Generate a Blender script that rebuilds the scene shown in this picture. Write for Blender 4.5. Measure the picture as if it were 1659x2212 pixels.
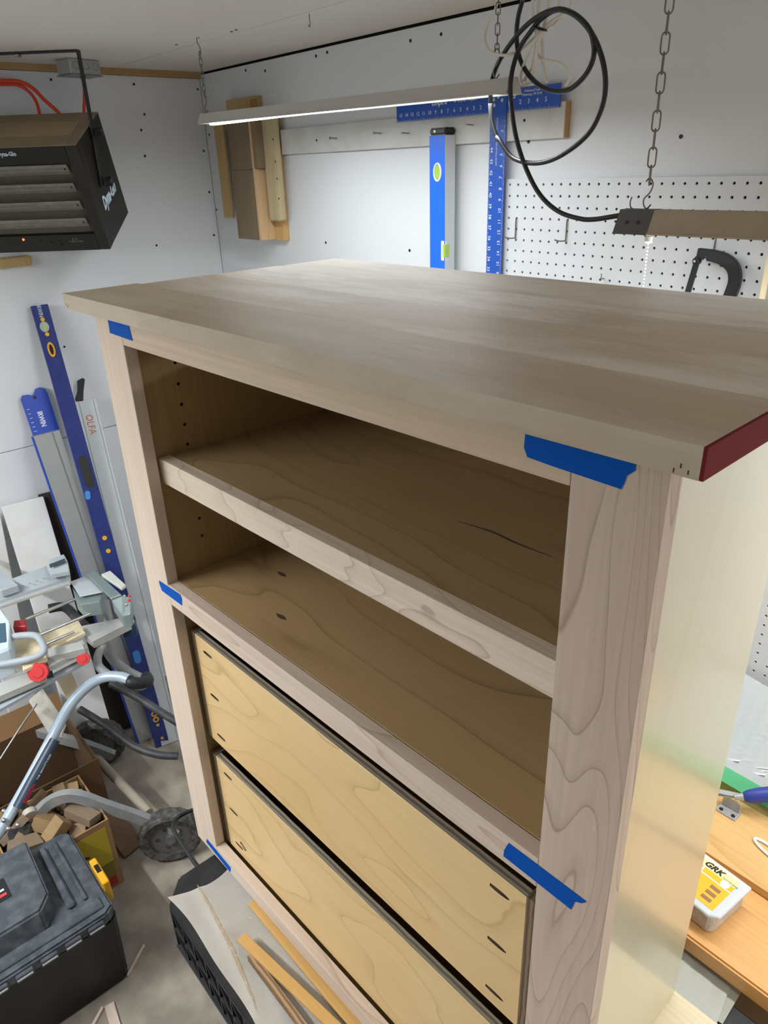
import bpy, bmesh, math, random
from mathutils import Vector, Matrix
random.seed(7)
PI = math.pi
for o in list(bpy.data.objects): bpy.data.objects.remove(o, do_unlink=True)
SC = bpy.context.scene
COL = SC.collection

# ------------------------------------------------------------------ camera
F_PX = 1574.5
CAM = Vector((2.77372, -1.54575, 2.11253))
RW = Matrix(((0.65942, 0.75108, -0.03221), (0.30352, -0.30519, -0.90263), (-0.68778, 0.58543, -0.42922)))
cd = bpy.data.cameras.new('camera'); cam = bpy.data.objects.new('camera', cd); COL.objects.link(cam)
cd.sensor_fit = 'HORIZONTAL'; cd.sensor_width = 36; cd.lens = 36*F_PX/1659
cd.clip_start = 0.02
m3 = Matrix((RW[0], -RW[1], -RW[2])).transposed()
cam.matrix_world = Matrix.Translation(CAM) @ m3.to_4x4()
SC.camera = cam

# ------------------------------------------------------------------ world, exposure
w = bpy.data.worlds.new('world'); SC.world = w; w.use_nodes = True
w.node_tree.nodes['Background'].inputs[0].default_value = (0.8, 0.85, 0.9, 1)
w.node_tree.nodes['Background'].inputs[1].default_value = 0.2
SC.view_settings.view_transform = 'Standard'; SC.view_settings.look = 'None'
SC.view_settings.exposure = 0.15; SC.view_settings.gamma = 1.0
SC.view_settings.use_curve_mapping = False

# lamp power of each shop light (W), used by the fixture builder below
LAMP = {'far': 5.6, 'near': 9.5, 'behind_left': 46.0, 'behind_right': 23.0}
LAMPCOL = (0.93, 0.97, 1.0)

# ------------------------------------------------------------------ helpers
def ray(u, v):
    q = Vector(((u-829.5)/F_PX, (v-1106)/F_PX, 1)); return RW.transposed() @ q
def at(u, v, ax, val):
    r = ray(u, v); t = (val-CAM[ax])/r[ax]; return CAM + r*t
def hit(u, v, p, n):
    r = ray(u, v); t = (Vector(p)-CAM).dot(n)/r.dot(n); return CAM + r*t
WM = {}
def link(name, data):
    o = bpy.data.objects.new(name, data); COL.objects.link(o); return o
def thing(name, label, cat, loc=(0, 0, 0), rz=0, group=None, M=None):
    o = link(name, None); o.empty_display_size = .05
    mw = M if M is not None else Matrix.Translation(Vector(loc)) @ Matrix.Rotation(rz, 4, 'Z')
    o.matrix_world = mw; WM[o.name] = mw
    o['label'] = label; o['category'] = cat
    if group: o['group'] = group
    return o
def tag(o, label, cat, group=None):
    o['label'] = label; o['category'] = cat
    if group: o['group'] = group
    return o
def fin(bm, mat, name, parent=None, world=False, bevel=0, smooth=False, label=None, seg=1):
    """world=True: the mesh is in world coordinates and is moved into its parent's frame"""
    if bevel:
        bmesh.ops.bevel(bm, geom=[e for e in bm.edges], offset=bevel, segments=seg, affect='EDGES', clamp_overlap=True)
    mats = mat if isinstance(mat, (list, tuple)) else [mat]
    if parent is not None:
        if world: bm.transform(WM[parent.name].inverted())
    off = None
    if parent is None:
        xs = [v.co.x for v in bm.verts]; ys = [v.co.y for v in bm.verts]; zs = [v.co.z for v in bm.verts]
        off = Vector(((min(xs)+max(xs))/2, (min(ys)+max(ys))/2, min(zs)))
        bm.transform(Matrix.Translation(-off))
    bmesh.ops.recalc_face_normals(bm, faces=bm.faces[:])
    me = bpy.data.meshes.new(name); bm.to_mesh(me); bm.free()
    for m in mats: me.materials.append(m)
    if smooth:
        for p in me.polygons: p.use_smooth = True
        try: me.set_sharp_from_angle(angle=math.radians(40))
        except Exception: pass
    o = link(name, me)
    if parent is not None: o.parent = parent; WM[o.name] = WM[parent.name]
    else:
        o.location = off; WM[o.name] = Matrix.Translation(off)
    if label: o['label'] = label
    return o
def B(): return bmesh.new()
def box(bm, x0, x1, y0, y1, z0, z1, M=None, mi=0):
    vs = [Vector((x, y, z)) for x in (x0, x1) for y in (y0, y1) for z in (z0, z1)]
    if M is not None: vs = [M @ v for v in vs]
    v = [bm.verts.new(c) for c in vs]; fs = []
    for f in ((0, 1, 3, 2), (4, 6, 7, 5), (0, 4, 5, 1), (2, 3, 7, 6), (0, 2, 6, 4), (1, 5, 7, 3)):
        fc = bm.faces.new([v[i] for i in f]); fc.material_index = mi; fs.append(fc)
    return bm
def prism(bm, pts, O, X, Y, Z, d, mi=0):
    """2-D outline pts in the frame O,X,Y pulled d along Z"""
    O, X, Y, Z = Vector(O), Vector(X), Vector(Y), Vector(Z)
    a = [bm.verts.new(O+X*p[0]+Y*p[1]) for p in pts]
    b = [bm.verts.new(O+X*p[0]+Y*p[1]+Z*d) for p in pts]
    n = len(pts)
    fs = [bm.faces.new(a), bm.faces.new(b[::-1])]
    for i in range(n): fs.append(bm.faces.new((a[i], b[i], b[(i+1) % n], a[(i+1) % n])))
    for f in fs: f.material_index = mi
    return bm
def frame(A, Bp, side):
    """matrix at A whose z runs to Bp, x along side, returns (M, length)"""
    A, Bp = Vector(A), Vector(Bp); z = (Bp-A); L = z.length; z.normalize()
    x = Vector(side); x = (x - z*x.dot(z)).normalized(); y = z.cross(x)
    M = Matrix((x, y, z)).transposed().to_4x4(); M.translation = A
    return M, L
def cyl(bm, A, Bp, r, n=16, r2=None, caps=True):
    A, Bp = Vector(A), Vector(Bp); z = (Bp-A).normalized()
    x = z.orthogonal().normalized(); y = z.cross(x); r2 = r if r2 is None else r2
    a = [bm.verts.new(A+(x*math.cos(2*PI*i/n)+y*math.sin(2*PI*i/n))*r) for i in range(n)]
    b = [bm.verts.new(Bp+(x*math.cos(2*PI*i/n)+y*math.sin(2*PI*i/n))*r2) for i in range(n)]
    for i in range(n): bm.faces.new((a[i], a[(i+1) % n], b[(i+1) % n], b[i]))
    if caps: bm.faces.new(a[::-1]); bm.faces.new(b)
    return bm
def smoothpts(P, k=6, closed=False):
    P = [Vector(p) for p in P]; n = len(P); out = []
    rng = range(n) if closed else range(n-1)
    for i in rng:
        if closed: p0, p1, p2, p3 = P[(i-1) % n], P[i], P[(i+1) % n], P[(i+2) % n]
        else: p0, p1, p2, p3 = P[max(i-1, 0)], P[i], P[i+1], P[min(i+2, n-1)]
        for j in range(k):
            t = j/k
            out.append(0.5*((2*p1)+(p2-p0)*t+(2*p0-5*p1+4*p2-p3)*t*t+(3*p1-p0-3*p2+p3)*t**3))
    if not closed: out.append(P[-1])
    return out
def tube(bm, P, r, n=10, closed=False, ry=None, up=None, caps=True):
    """sweep a circle (or an r x ry rectangle-ish ellipse) along P"""
    P = [Vector(p) for p in P]; m = len(P)
    T = []
    for i in range(m):
        if closed: t = P[(i+1) % m]-P[(i-1) % m]
        else: t = P[min(i+1, m-1)]-P[max(i-1, 0)]
        T.append(t.normalized())
    x = Vector(up) if up is not None else T[0].orthogonal()
    rings = []
    for i in range(m):
        x = (Vector(up) if up is not None else x); x = (x-T[i]*x.dot(T[i])).normalized(); y = T[i].cross(x)
        rr = r[i] if isinstance(r, (list, tuple)) else r
        if ry == 'sq':
            c = [(1, 1), (-1, 1), (-1, -1), (1, -1)]
            rings.append([bm.verts.new(P[i]+x*a*rr+y*b*rr*(SQ[0])) for a, b in c])
        else:
            rings.append([bm.verts.new(P[i]+x*math.cos(2*PI*k/n)*rr+y*math.sin(2*PI*k/n)*(rr if ry is None else ry)) for k in range(n)])
    q = len(rings[0])
    for i in range(m if closed else m-1):
        a, b = rings[i], rings[(i+1) % m]
        for k in range(q): bm.faces.new((a[k], a[(k+1) % q], b[(k+1) % q], b[k]))
    if not closed and caps: bm.faces.new(rings[0][::-1]); bm.faces.new(rings[-1])
    return bm
SQ = [1.0]
def grid(bm, nx, ny, fn, thick=0):
    V = [[bm.verts.new(fn(i/nx, j/ny)) for j in range(ny+1)] for i in range(nx+1)]
    for i in range(nx):
        for j in range(ny): bm.faces.new((V[i][j], V[i+1][j], V[i+1][j+1], V[i][j+1]))
    if thick:
        r = bmesh.ops.solidify(bm, geom=bm.faces[:], thickness=thick)
    return bm
def text(body, size, M, mat, name, parent, extrude=.0003, align='CENTER', bold=0, shear=0, sx=1, label=None):
    cu = bpy.data.curves.new(name, 'FONT'); cu.body = body; cu.size = size; cu.extrude = extrude
    cu.align_x = align; cu.align_y = 'CENTER'; cu.offset = bold; cu.shear = shear; cu.resolution_u = 2
    t = bpy.data.objects.new('tmp', cu); COL.objects.link(t)
    me = bpy.data.meshes.new_from_object(t.evaluated_get(bpy.context.evaluated_depsgraph_get()))
    bpy.data.objects.remove(t, do_unlink=True); bpy.data.curves.remove(cu)
    me.transform(M @ Matrix.Diagonal((sx, 1, 1, 1))); me.transform(WM[parent.name].inverted())
    me.materials.clear(); me.materials.append(mat)
    o = link(name, me); o.parent = parent; WM[o.name] = WM[parent.name]
    if label: o['label'] = label
    return o
def mat4(X, Y, Z, O):
    M = Matrix((Vector(X), Vector(Y), Vector(Z))).transposed().to_4x4(); M.translation = Vector(O); return M
def cut(obj, cutters, mat):
    """boolean difference with a bmesh of cutters (parent frame), applied"""
    me = bpy.data.meshes.new('c'); bmesh.ops.recalc_face_normals(cutters, faces=cutters.faces[:])
    cutters.to_mesh(me); cutters.free(); me.materials.append(mat)
    c = link('c', me); c.matrix_world = WM[obj.name]
    obj.data.materials.append(mat)
    bpy.context.view_layer.update()
    md = obj.modifiers.new('b', 'BOOLEAN'); md.operation = 'DIFFERENCE'; md.object = c; md.solver = 'EXACT'
    md.material_mode = 'TRANSFER'
    dg = bpy.context.evaluated_depsgraph_get(); dg.update()
    nm = bpy.data.meshes.new_from_object(obj.evaluated_get(dg))
    obj.modifiers.remove(md); old = obj.data; obj.data = nm; nm.name = obj.name
    bpy.data.meshes.remove(old); bpy.data.objects.remove(c, do_unlink=True)

# ------------------------------------------------------------------ materials
def srgb(h):
    h = h.lstrip('#'); c = [int(h[i:i+2], 16)/255 for i in (0, 2, 4)]
    return tuple((x/12.92 if x <= .04045 else ((x+.055)/1.055)**2.4) for x in c)+(1,)
def newmat(name):
    m = bpy.data.materials.new(name); m.use_nodes = True
    return m, m.node_tree.nodes, m.node_tree.links, m.node_tree.nodes['Principled BSDF']
def plain(name, col, rough=.5, metal=0, var=.06, vs=8, bump=0, bs=60, spec=None, coat=0, dust=None, dustamt=.5):
    m, N, L, bs_ = newmat(name); c = srgb(col) if isinstance(col, str) else col
    tc = N.new('ShaderNodeTexCoord'); no = N.new('ShaderNodeTexNoise'); no.inputs['Scale'].default_value = vs
    no.inputs['Detail'].default_value = 4; L.new(tc.outputs['Object'], no.inputs['Vector'])
    mx = N.new('ShaderNodeMix'); mx.data_type = 'RGBA'
    mx.inputs[6].default_value = tuple(x*(1-var*1.6) for x in c[:3])+(1,); mx.inputs[7].default_value = tuple(min(1, x*(1+var)) for x in c[:3])+(1,)
    L.new(no.outputs[0], mx.inputs[0]); out = mx.outputs[2]
    if dust:
        n2 = N.new('ShaderNodeTexNoise'); n2.inputs['Scale'].default_value = vs*2.3; n2.inputs['Detail'].default_value = 8
        L.new(tc.outputs['Object'], n2.inputs['Vector'])
        r = N.new('ShaderNodeMapRange'); r.inputs[1].default_value = .42; r.inputs[2].default_value = .7; r.inputs[4].default_value = dustamt
        L.new(n2.outputs[0], r.inputs[0]); m2 = N.new('ShaderNodeMix'); m2.data_type = 'RGBA'
        L.new(r.outputs[0], m2.inputs[0]); L.new(out, m2.inputs[6]); m2.inputs[7].default_value = srgb(dust); out = m2.outputs[2]
    L.new(out, bs_.inputs['Base Color'])
    bs_.inputs['Roughness'].default_value = rough; bs_.inputs['Metallic'].default_value = metal
    if spec is not None: bs_.inputs['Specular IOR Level'].default_value = spec
    if coat: bs_.inputs['Coat Weight'].default_value = coat; bs_.inputs['Coat Roughness'].default_value = .1
    if bump:
        n3 = N.new('ShaderNodeTexNoise'); n3.inputs['Scale'].default_value = bs; n3.inputs['Detail'].default_value = 5
        L.new(tc.outputs['Object'], n3.inputs['Vector'])
        b = N.new('ShaderNodeBump'); b.inputs['Strength'].default_value = bump; b.inputs['Distance'].default_value = .002
        L.new(n3.outputs[0], b.inputs['Height']); L.new(b.outputs[0], bs_.inputs['Normal'])
    return m
def wood(name, base, line, axis, across=6.0, K=7.0, lw=.07, ls=.5, along=.8, rough=.55, blotch=None, fine=.10, off=(0, 0, 0), spec=.3, coat=0, dust=None):
    """contour-line grain: stretched noise -> multiples -> thin dark lines, plus fine pores and blotches"""
    m, N, L, bs_ = newmat(name); c = srgb(base); tc = N.new('ShaderNodeTexCoord')
    def mapping(a, b):
        mp = N.new('ShaderNodeMapping'); s = [b, b, b]; s[axis] = a
        mp.inputs['Scale'].default_value = s; mp.inputs['Location'].default_value = off
        L.new(tc.outputs['Object'], mp.inputs['Vector']); return mp
    mp = mapping(along, across)
    n1 = N.new('ShaderNodeTexNoise'); n1.inputs['Scale'].default_value = 1.0; n1.inputs['Detail'].default_value = 2.2
    n1.inputs['Roughness'].default_value = .42; n1.inputs['Distortion'].default_value = .15
    L.new(mp.outputs[0], n1.inputs['Vector'])
    mu = N.new('ShaderNodeMath'); mu.operation = 'MULTIPLY'; mu.inputs[1].default_value = K; L.new(n1.outputs[0], mu.inputs[0])
    fr = N.new('ShaderNodeMath'); fr.operation = 'FRACT'; L.new(mu.outputs[0], fr.inputs[0])
    rp = N.new('ShaderNodeValToRGB'); e = rp.color_ramp.elements
    e[0].position = 0; e[0].color = (1, 1, 1, 1); e[1].position = lw; e[1].color = (.38, .38, .38, 1)
    e2 = rp.color_ramp.elements.new(lw*5); e2.color = (.08, .08, .08, 1)
    e3 = rp.color_ramp.elements.new(.97); e3.color = (0, 0, 0, 1); e4 = rp.color_ramp.elements.new(1); e4.color = (1, 1, 1, 1); L.new(fr.outputs[0], rp.inputs[0])
    sc = N.new('ShaderNodeMath'); sc.operation = 'MULTIPLY'; sc.inputs[1].default_value = ls; L.new(rp.outputs[0], sc.inputs[0])
    mx = N.new('ShaderNodeMix'); mx.data_type = 'RGBA'; mx.inputs[6].default_value = c; mx.inputs[7].default_value = srgb(line)
    L.new(sc.outputs[0], mx.inputs[0]); out = mx.outputs[2]
    mp2 = mapping(4, 160); n2 = N.new('ShaderNodeTexNoise'); n2.inputs['Scale'].default_value = 1; n2.inputs['Detail'].default_value = 3
    L.new(mp2.outputs[0], n2.inputs['Vector'])
    r2 = N.new('ShaderNodeMapRange'); r2.inputs[1].default_value = .3; r2.inputs[2].default_value = .7; r2.inputs[3].default_value = 1-fine; r2.inputs[4].default_value = 1+fine*.6
    L.new(n2.outputs[0], r2.inputs[0])
    vm = N.new('ShaderNodeVectorMath'); vm.operation = 'SCALE'; L.new(out, vm.inputs[0]); L.new(r2.outputs[0], vm.inputs['Scale']); out = vm.outputs[0]
    mp3 = mapping(1.6, 5); n3 = N.new('ShaderNodeTexNoise'); n3.inputs['Scale'].default_value = 1; n3.inputs['Detail'].default_value = 4
    L.new(mp3.outputs[0], n3.inputs['Vector'])
    r3 = N.new('ShaderNodeMapRange'); r3.inputs[1].default_value = .45; r3.inputs[2].default_value = .75; r3.inputs[4].default_value = .55
    L.new(n3.outputs[0], r3.inputs[0])
    m3_ = N.new('ShaderNodeMix'); m3_.data_type = 'RGBA'; L.new(r3.outputs[0], m3_.inputs[0]); L.new(out, m3_.inputs[6])
    m3_.inputs[7].default_value = srgb(blotch) if blotch else tuple(x*.85 for x in c[:3])+(1,); out = m3_.outputs[2]
    if dust:
        n4 = N.new('ShaderNodeTexNoise'); n4.inputs['Scale'].default_value = 1; n4.inputs['Detail'].default_value = 7; n4.inputs['Roughness'].default_value = .65
        mp4 = mapping(2.2, 9); L.new(mp4.outputs[0], n4.inputs['Vector'])
        r4 = N.new('ShaderNodeMapRange'); r4.inputs[1].default_value = .46; r4.inputs[2].default_value = .64; r4.inputs[4].default_value = .85
        L.new(n4.outputs[0], r4.inputs[0]); m4 = N.new('ShaderNodeMix'); m4.data_type = 'RGBA'
        L.new(r4.outputs[0], m4.inputs[0]); L.new(out, m4.inputs[6]); m4.inputs[7].default_value = srgb(dust); out = m4.outputs[2]
    L.new(out, bs_.inputs['Base Color']); bs_.inputs['Roughness'].default_value = rough
    bs_.inputs['Specular IOR Level'].default_value = spec
    if coat: bs_.inputs['Coat Weight'].default_value = coat; bs_.inputs['Coat Roughness'].default_value = .12
    b = N.new('ShaderNodeBump'); b.inputs['Strength'].default_value = .12; b.inputs['Distance'].default_value = .001
    L.new(n2.outputs[0], b.inputs['Height']); L.new(b.outputs[0], bs_.inputs['Normal'])
    return m
def emis(name, col, s):
    m, N, L, bs_ = newmat(name); bs_.inputs['Emission Color'].default_value = srgb(col); bs_.inputs['Emission Strength'].default_value = s
    bs_.inputs['Base Color'].default_value = srgb(col); return m
def plyedge(name, axis, c1='#8a7458', c2='#4a3d30', period=.0036):
    """veneer layers across the given object axis"""
    m, N, L, bs_ = newmat(name); tc = N.new('ShaderNodeTexCoord'); sp = N.new('ShaderNodeSeparateXYZ'); L.new(tc.outputs['Object'], sp.inputs[0])
    mu = N.new('ShaderNodeMath'); mu.operation = 'MULTIPLY'; mu.inputs[1].default_value = 1/period; L.new(sp.outputs[axis], mu.inputs[0])
    no = N.new('ShaderNodeTexNoise'); no.inputs['Scale'].default_value = 35; L.new(tc.outputs['Object'], no.inputs[0])
    ad = N.new('ShaderNodeMath'); ad.operation = 'ADD'; L.new(mu.outputs[0], ad.inputs[0]); L.new(no.outputs[0], ad.inputs[1])
    fr = N.new('ShaderNodeMath'); fr.operation = 'PINGPONG'; fr.inputs[1].default_value = 1; L.new(ad.outputs[0], fr.inputs[0])
    mx = N.new('ShaderNodeMix'); mx.data_type = 'RGBA'; L.new(fr.outputs[0], mx.inputs[0]); mx.inputs[6].default_value = srgb(c1); mx.inputs[7].default_value = srgb(c2)
    L.new(mx.outputs[2], bs_.inputs['Base Color']); bs_.inputs['Roughness'].default_value = .8; return m

# maple of the face frame (z = upright grain, x = lying grain)
MAPLE_Z = wood('maple_upright', '#cdb9a8', '#80685a', 2, across=7, K=34, lw=.05, ls=.6, along=1.2, blotch='#c4ab98', off=(6.3, 2, 1.9), rough=.6)
MAPLE_Z2 = wood('maple_upright_plain', '#d2bfad', '#a08570', 2, across=5, K=4, ls=.18, along=.7, blotch='#cbb29d', off=(9.1, 2, 1.4), rough=.6)
MAPLE_X = wood('maple_lying', '#d3c0b0', '#917665', 0, across=9, K=8, lw=.05, ls=.5, along=1.2, blotch='#c9b29f', rough=.6)
MAPLE_X2 = wood('maple_lying_straight', '#ccb79f', '#a48b72', 0, across=26, K=6, ls=.16, along=.5, blotch='#c2aa90', rough=.6)
MAPLE_LIP = wood('maple_figured', '#dccbb9', '#9c8370', 0, across=12, K=10, lw=.05, ls=.6, along=3.4, blotch='#d2bda8', off=(1, 4, 0), rough=.55)
TOPW = [wood('maple_top_%d' % i, b, '#7c6a58', 0, across=8, K=6, ls=.18, along=1.0, blotch=bl, off=(i*2.3, i*1.7, 0), rough=.5, fine=.06, spec=.35, dust=d)
        for i, (b, bl, d) in enumerate((('#bdac94', '#a8967e', '#cabdab'), ('#c0b099', '#ab9a84', '#dcd3c8'), ('#c3b39d', '#ad9d89', '#e6dfd6'), ('#c0b19d', '#aa9b87', '#d4cabd')))]
PLY_IN = wood('birch_ply_inside_upright', '#a3855a', '#7c6140', 2, across=3, K=3, ls=.2, along=1.1, blotch='#8f7248', rough=.5)
PLY_SH = wood('birch_ply_shelf', '#a58c66', '#6e563a', 0, across=5.5, K=9, lw=.04, ls=.55, along=1.4, blotch='#957a55', rough=.5, fine=.05)
PLY_SH2 = wood('birch_ply_divider', '#b0936a', '#715638', 0, across=6, K=9, lw=.04, ls=.6, along=1.1, blotch='#a08258', rough=.5, off=(5, 1, 0), fine=.05)
PLY_DR = wood('birch_ply_drawer', '#dfbf8a', '#a9844f', 0, across=5.5, K=10, lw=.05, ls=.5, along=1.9, blotch='#cba56c', rough=.42, off=(2, 0, 7), fine=.04, spec=.5)
PLY_SIDE = wood('birch_ply_side', '#cbc2a6', '#ab9d7a', 2, across=2.2, K=3, ls=.14, along=.6, blotch='#c2b795', rough=.3, fine=.02, spec=.5, coat=.55)
PLY_SHEET = wood('birch_ply_sheet', '#e3d3b0', '#bda57a', 0, across=4, K=4, ls=.15, along=1, rough=.45)
EDGE_DR = plyedge('ply_edge_drawer', 1, '#a89d8a', '#5d5347'); EDGE_X = plyedge('ply_edge_side', 0)
DARKGAP = plain('ply_hole', '#4b3a2c', .9)
RED = plain('dark_red_edge', '#742022', .75, var=.12, vs=14, spec=.15)
TAPE = plain('blue_masking_tape', '#0052b0', .75, spec=.12, var=.04, bump=.3, bs=400)
BLACKP = plain('black_plastic', '#1b1c1e', .5, var=.2, dust='#4a4946', dustamt=.25)
BLACK = plain('black_enamel', '#101010', .35, var=.1)
STEEL = plain('bright_steel', '#c9c9c6', .28, metal=1, var=.05)
ZINC = plain('zinc_steel', '#8f9192', .42, metal=.8, var=.12, vs=30)
CHAINM = plain('dull_chain_steel', '#7d776c', .5, metal=.6, var=.1)
WALLM = plain('white_drywall_paint', '#dbdee1', .75, var=.025, vs=1.3, bump=.08, bs=90)
CEILM = plain('ceiling_paint', '#dcd7cf', .8, var=.05, vs=1.1, bump=.08, bs=90)
STUD = plain('pine_stud', '#b08d5f', .7, var=.12, vs=12)
GAPD = plain('dark_wall_cavity', '#211c18', .9)
SCREWM = plain('black_screw', '#16120f', .6)
BLUE = plain('blue_paint', '#0f4fb4', .35, var=.04, spec=.5)
LEVBLUE = plain('bright_blue_enamel', '#1268e8', .35, var=.03)
NAVY = plain('navy_enamel', '#1f2f72', .35, var=.1, vs=20, dust='#3c4a80', dustamt=.3)
CHALK = plain('white_print', '#dfe6ee', .6)
WHITE = plain('white_plastic', '#e9ebe9', .4)
YEL = plain('yellow_plastic', '#e5a81d', .45)
LIME = plain('lime_vial', '#a9cf5c', .15, coat=1)
PEG = plain('white_hardboard', '#d3d7db', .45, var=.02)
ALU = plain('aluminium', '#b9bec2', .38, metal=.75, var=.06, vs=15)
ALUW = plain('pale_anodised_aluminium', '#cfd6da', .45, metal=.35, var=.05, vs=10)
CONC = plain('concrete', '#867d71', .8, var=.25, vs=4, bump=.3, bs=40, dust='#aea493', dustamt=.75)
SHADE = plain('dusty_shade', '#9d907b', .6, var=.05, vs=10, dust='#a99d8a', dustamt=.4, bump=.2, bs=120)
SHADEW = plain('white_shade', '#b9b5ae', .5, var=.04)
CAPM = plain('grey_end_cap', '#4c4a49', .55, var=.08, bump=.3, bs=200)
LENS = emis('led_lens', '#f2fffb', 9.0)
GREYT = plain('grey_tube_paint', '#8b8f92', .45, var=.1, vs=12, dust='#a59c8c', dustamt=.5)
SILVT = plain('silver_blue_tube_paint', '#b4c4d2', .3, metal=.3, var=.05)
RUBBER = plain('dusty_rubber', '#3b3a38', .8, var=.2, vs=25, dust='#7a756c', dustamt=.6, bump=.4)
DTUBE = plain('dusty_black_tube', '#35363a', .5, var=.12, vs=10, dust='#6b6a66', dustamt=.4)
CARD = plain('cardboard', '#9a7650', .85, var=.1, vs=6)
IVORY = wood('ivory_board', '#e2d3b0', '#c7b286', 1, across=8, K=4, ls=.15, rough=.6)
REDK = plain('red_knob', '#cf3a3c', .35, var=.08)
CLOTH = plain('canvas_drop_cloth', '#f0ece4', .9, var=.05, vs=4, bump=.35, bs=500, dust='#cfc4b3', dustamt=.4)

# ------------------------------------------------------------------ room shell
H = 2.44
def struct(o): o['kind'] = 'structure'; return o
RX, RY = 5.2, -4.6
struct(fin(box(B(), 0, RX, RY, 0, -.1, 0), CONC, 'floor'))
# walls: sheets of drywall on a dark backing, joints left open
wl = struct(fin(box(B(), -.12, -.014, RY, .12, 0, H), GAPD, 'wall_left'))
for z0, z1 in ((0, 1.2215), (1.2245, 2.4205)):
    for y0, y1 in ((RY, -2.44), (-2.437, -.001)):
        fin(box(B(), -.0138, 0, y0, y1, z0, z1), WALLM, 'drywall_sheet', wl, world=True)
wb = struct(fin(box(B(), 0.0, RX, .014, .12, 0, H), GAPD, 'wall_back'))
for z0, z1 in ((0, 1.2135), (1.2165, 2.4325)):
    for x0, x1 in ((.001, 2.438), (2.441, RX)):
        fin(box(B(), x0, x1, 0, .0138, z0, z1), WALLM, 'drywall_sheet', wb, world=True)
struct(fin(box(B(), RX, RX+.1, RY, .12, 0, H), WALLM, 'wall_right'))
struct(fin(box(B(), -.12, RX+.1, RY-.1, RY, 0, H), WALLM, 'wall_front'))
ce = struct(fin(box(B(), -.12, RX+.1, RY-.1, .12, H+.0128, H+.12), GAPD, 'ceiling'))
for y0, y1 in ((-.331, .0), (-1.55, -.3335), (-2.77, -1.553), (RY, -2.773)):
    for x0, x1 in ((0, 2.44), (2.443, RX)):
        fin(box(B(), x0, x1, y0, y1, H, H+.0125), CEILM, 'drywall_sheet', ce, world=True)
struct(fin(box(B(), 0, .018, RY, -.003, 2.4215, 2.4395), STUD, 'trim_1'))
def screws(px, ax, val, parent, d):
    for (u, v) in px:
        p = at(u, v, ax, val); b = B(); e = Vector((0, 0, 0)); e[ax] = d
        cyl(b, p-e*.0, p+e, .0042, 8)
        fin(b, SCREWM, 'screw_head', parent, world=True)
screws([(289, 182), (312, 247), (313, 337), (338, 530), (427, 193), (187, 285), (139, 749), (110, 172), (440, 326), (452, 415), (462, 508), (305, 281)], 0, 0, wl, .0012)
screws([(683, 121), (707, 113), (887, 88), (953, 74), (1471, 295), (1142, 306), (704, 524), (885, 541), (452, 291), (468, 453), (531, 152), (573, 153), (954, 25)], 1, 0, wb, -.0012)
screws([(500, 68), (510, 64), (381, 96)], 2, H, ce, -.0012)
# small ceiling hook left in the drywall
p = at(668, 30, 2, H)
b = B(); tube(b, smoothpts([p, p+Vector((0, 0, -.012)), p+Vector((.004, -.002, -.02)), p+Vector((-.002, .0, -.026)), p+Vector((-.008, .002, -.02))], 4), .0012, 6)
tag(fin(b, ZINC, 'ceiling_hook', smooth=True), 'tiny bent metal hook screwed into the ceiling seam, nothing hanging on it', 'hook')

# ------------------------------------------------------------------ the cabinet
CZ = 1.0777
cab = thing('cabinet', 'unfinished maple cabinet with open shelves and two plywood drawers, blue tape on its joints', 'cabinet', (1.675, -1.152, .8604), .0323664)
WD, SW, SR, FT = .89, .0806, .0736, .019
def cb(x0, x1, y0, y1, z0, z1, mat, name, par=None, bev=.0006, label=None):
    return fin(box(B(), x0, x1, y0, y1, CZ+z0, CZ+z1), mat, name, par or cab, bevel=bev, label=label)
top = fin(box(B(), -.012, WD+.0285, .0, .46, CZ+.0004, CZ+.004), TOPW[1], 'tabletop', cab, label='wide glued maple top with sanding marks')
for i, (y0, y1, xl) in enumerate(((-.0264, .0905, -.0375), (.0907, .215, -.0245), (.2152, .345, -.0225), (.3452, .4743, -.019))):
    o = fin(box(B(), xl, WD+.0292, y0, y1, CZ, CZ+.0217), TOPW[i], 'plank', top, bevel=.00015)
fin(box(B(), WD+.0294, WD+.0317, -.0262, .4741, CZ+.0002, CZ+.0216), RED, 'edge_band', top, label='dark red end of the top')
# pencil ticks on the corners of the front edge
for x, z in ((-.031, .007), (-.027, .004), (-.022, .006), (.907, .007), (.912, .004), (.903, .003)):
    b = B(); box(b, x, x+.0007, -.0267, -.0263, CZ+z-.0018, CZ+z+.0012); fin(b, DARKGAP, 'pencil_mark', top)
stile_l = cb(0, SW, 0, FT, -CZ, 0, MAPLE_Z2, 'stile')
stile_r = cb(WD-SR, WD, 0, FT, -CZ, 0, MAPLE_Z, 'stile', label='wide right stile with strong flowing grain')
cb(SW+.0002, WD-SR-.0002, 0, FT, -.042, 0, MAPLE_X2, 'top_rail')
cb(SW+.0002, WD-SR-.0002, 0, FT, -.4722, -.4336, MAPLE_X, 'middle_rail')
cb(SW+.0002, WD-SR-.0002, 0, FT, -CZ, -1.0418, MAPLE_X, 'bottom_rail')
PI_L, PO_L, PI_R, PO_R, PD = .0725, .0545, .8226, .8406, .4039
side_l = cb(PO_L, PI_L, FT+.0002, PD, -CZ, -.0002, PLY_IN, 'side_panel')
side_r = cb(PI_R, PO_R, FT+.0002, PD, -CZ, -.0002, [PLY_SIDE], 'side_panel', label='pale glossy birch plywood side')
b = B()
for yy in (.078, .342):
    for k in range(10):
        z = -.083-.0325*k
        if abs(z+.39) < .6: cyl(b, (PI_L-.009, yy, CZ+z), (PI_L+.004, yy, CZ+z), .0027, 10)
cut(side_l, b, DARKGAP)
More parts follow.
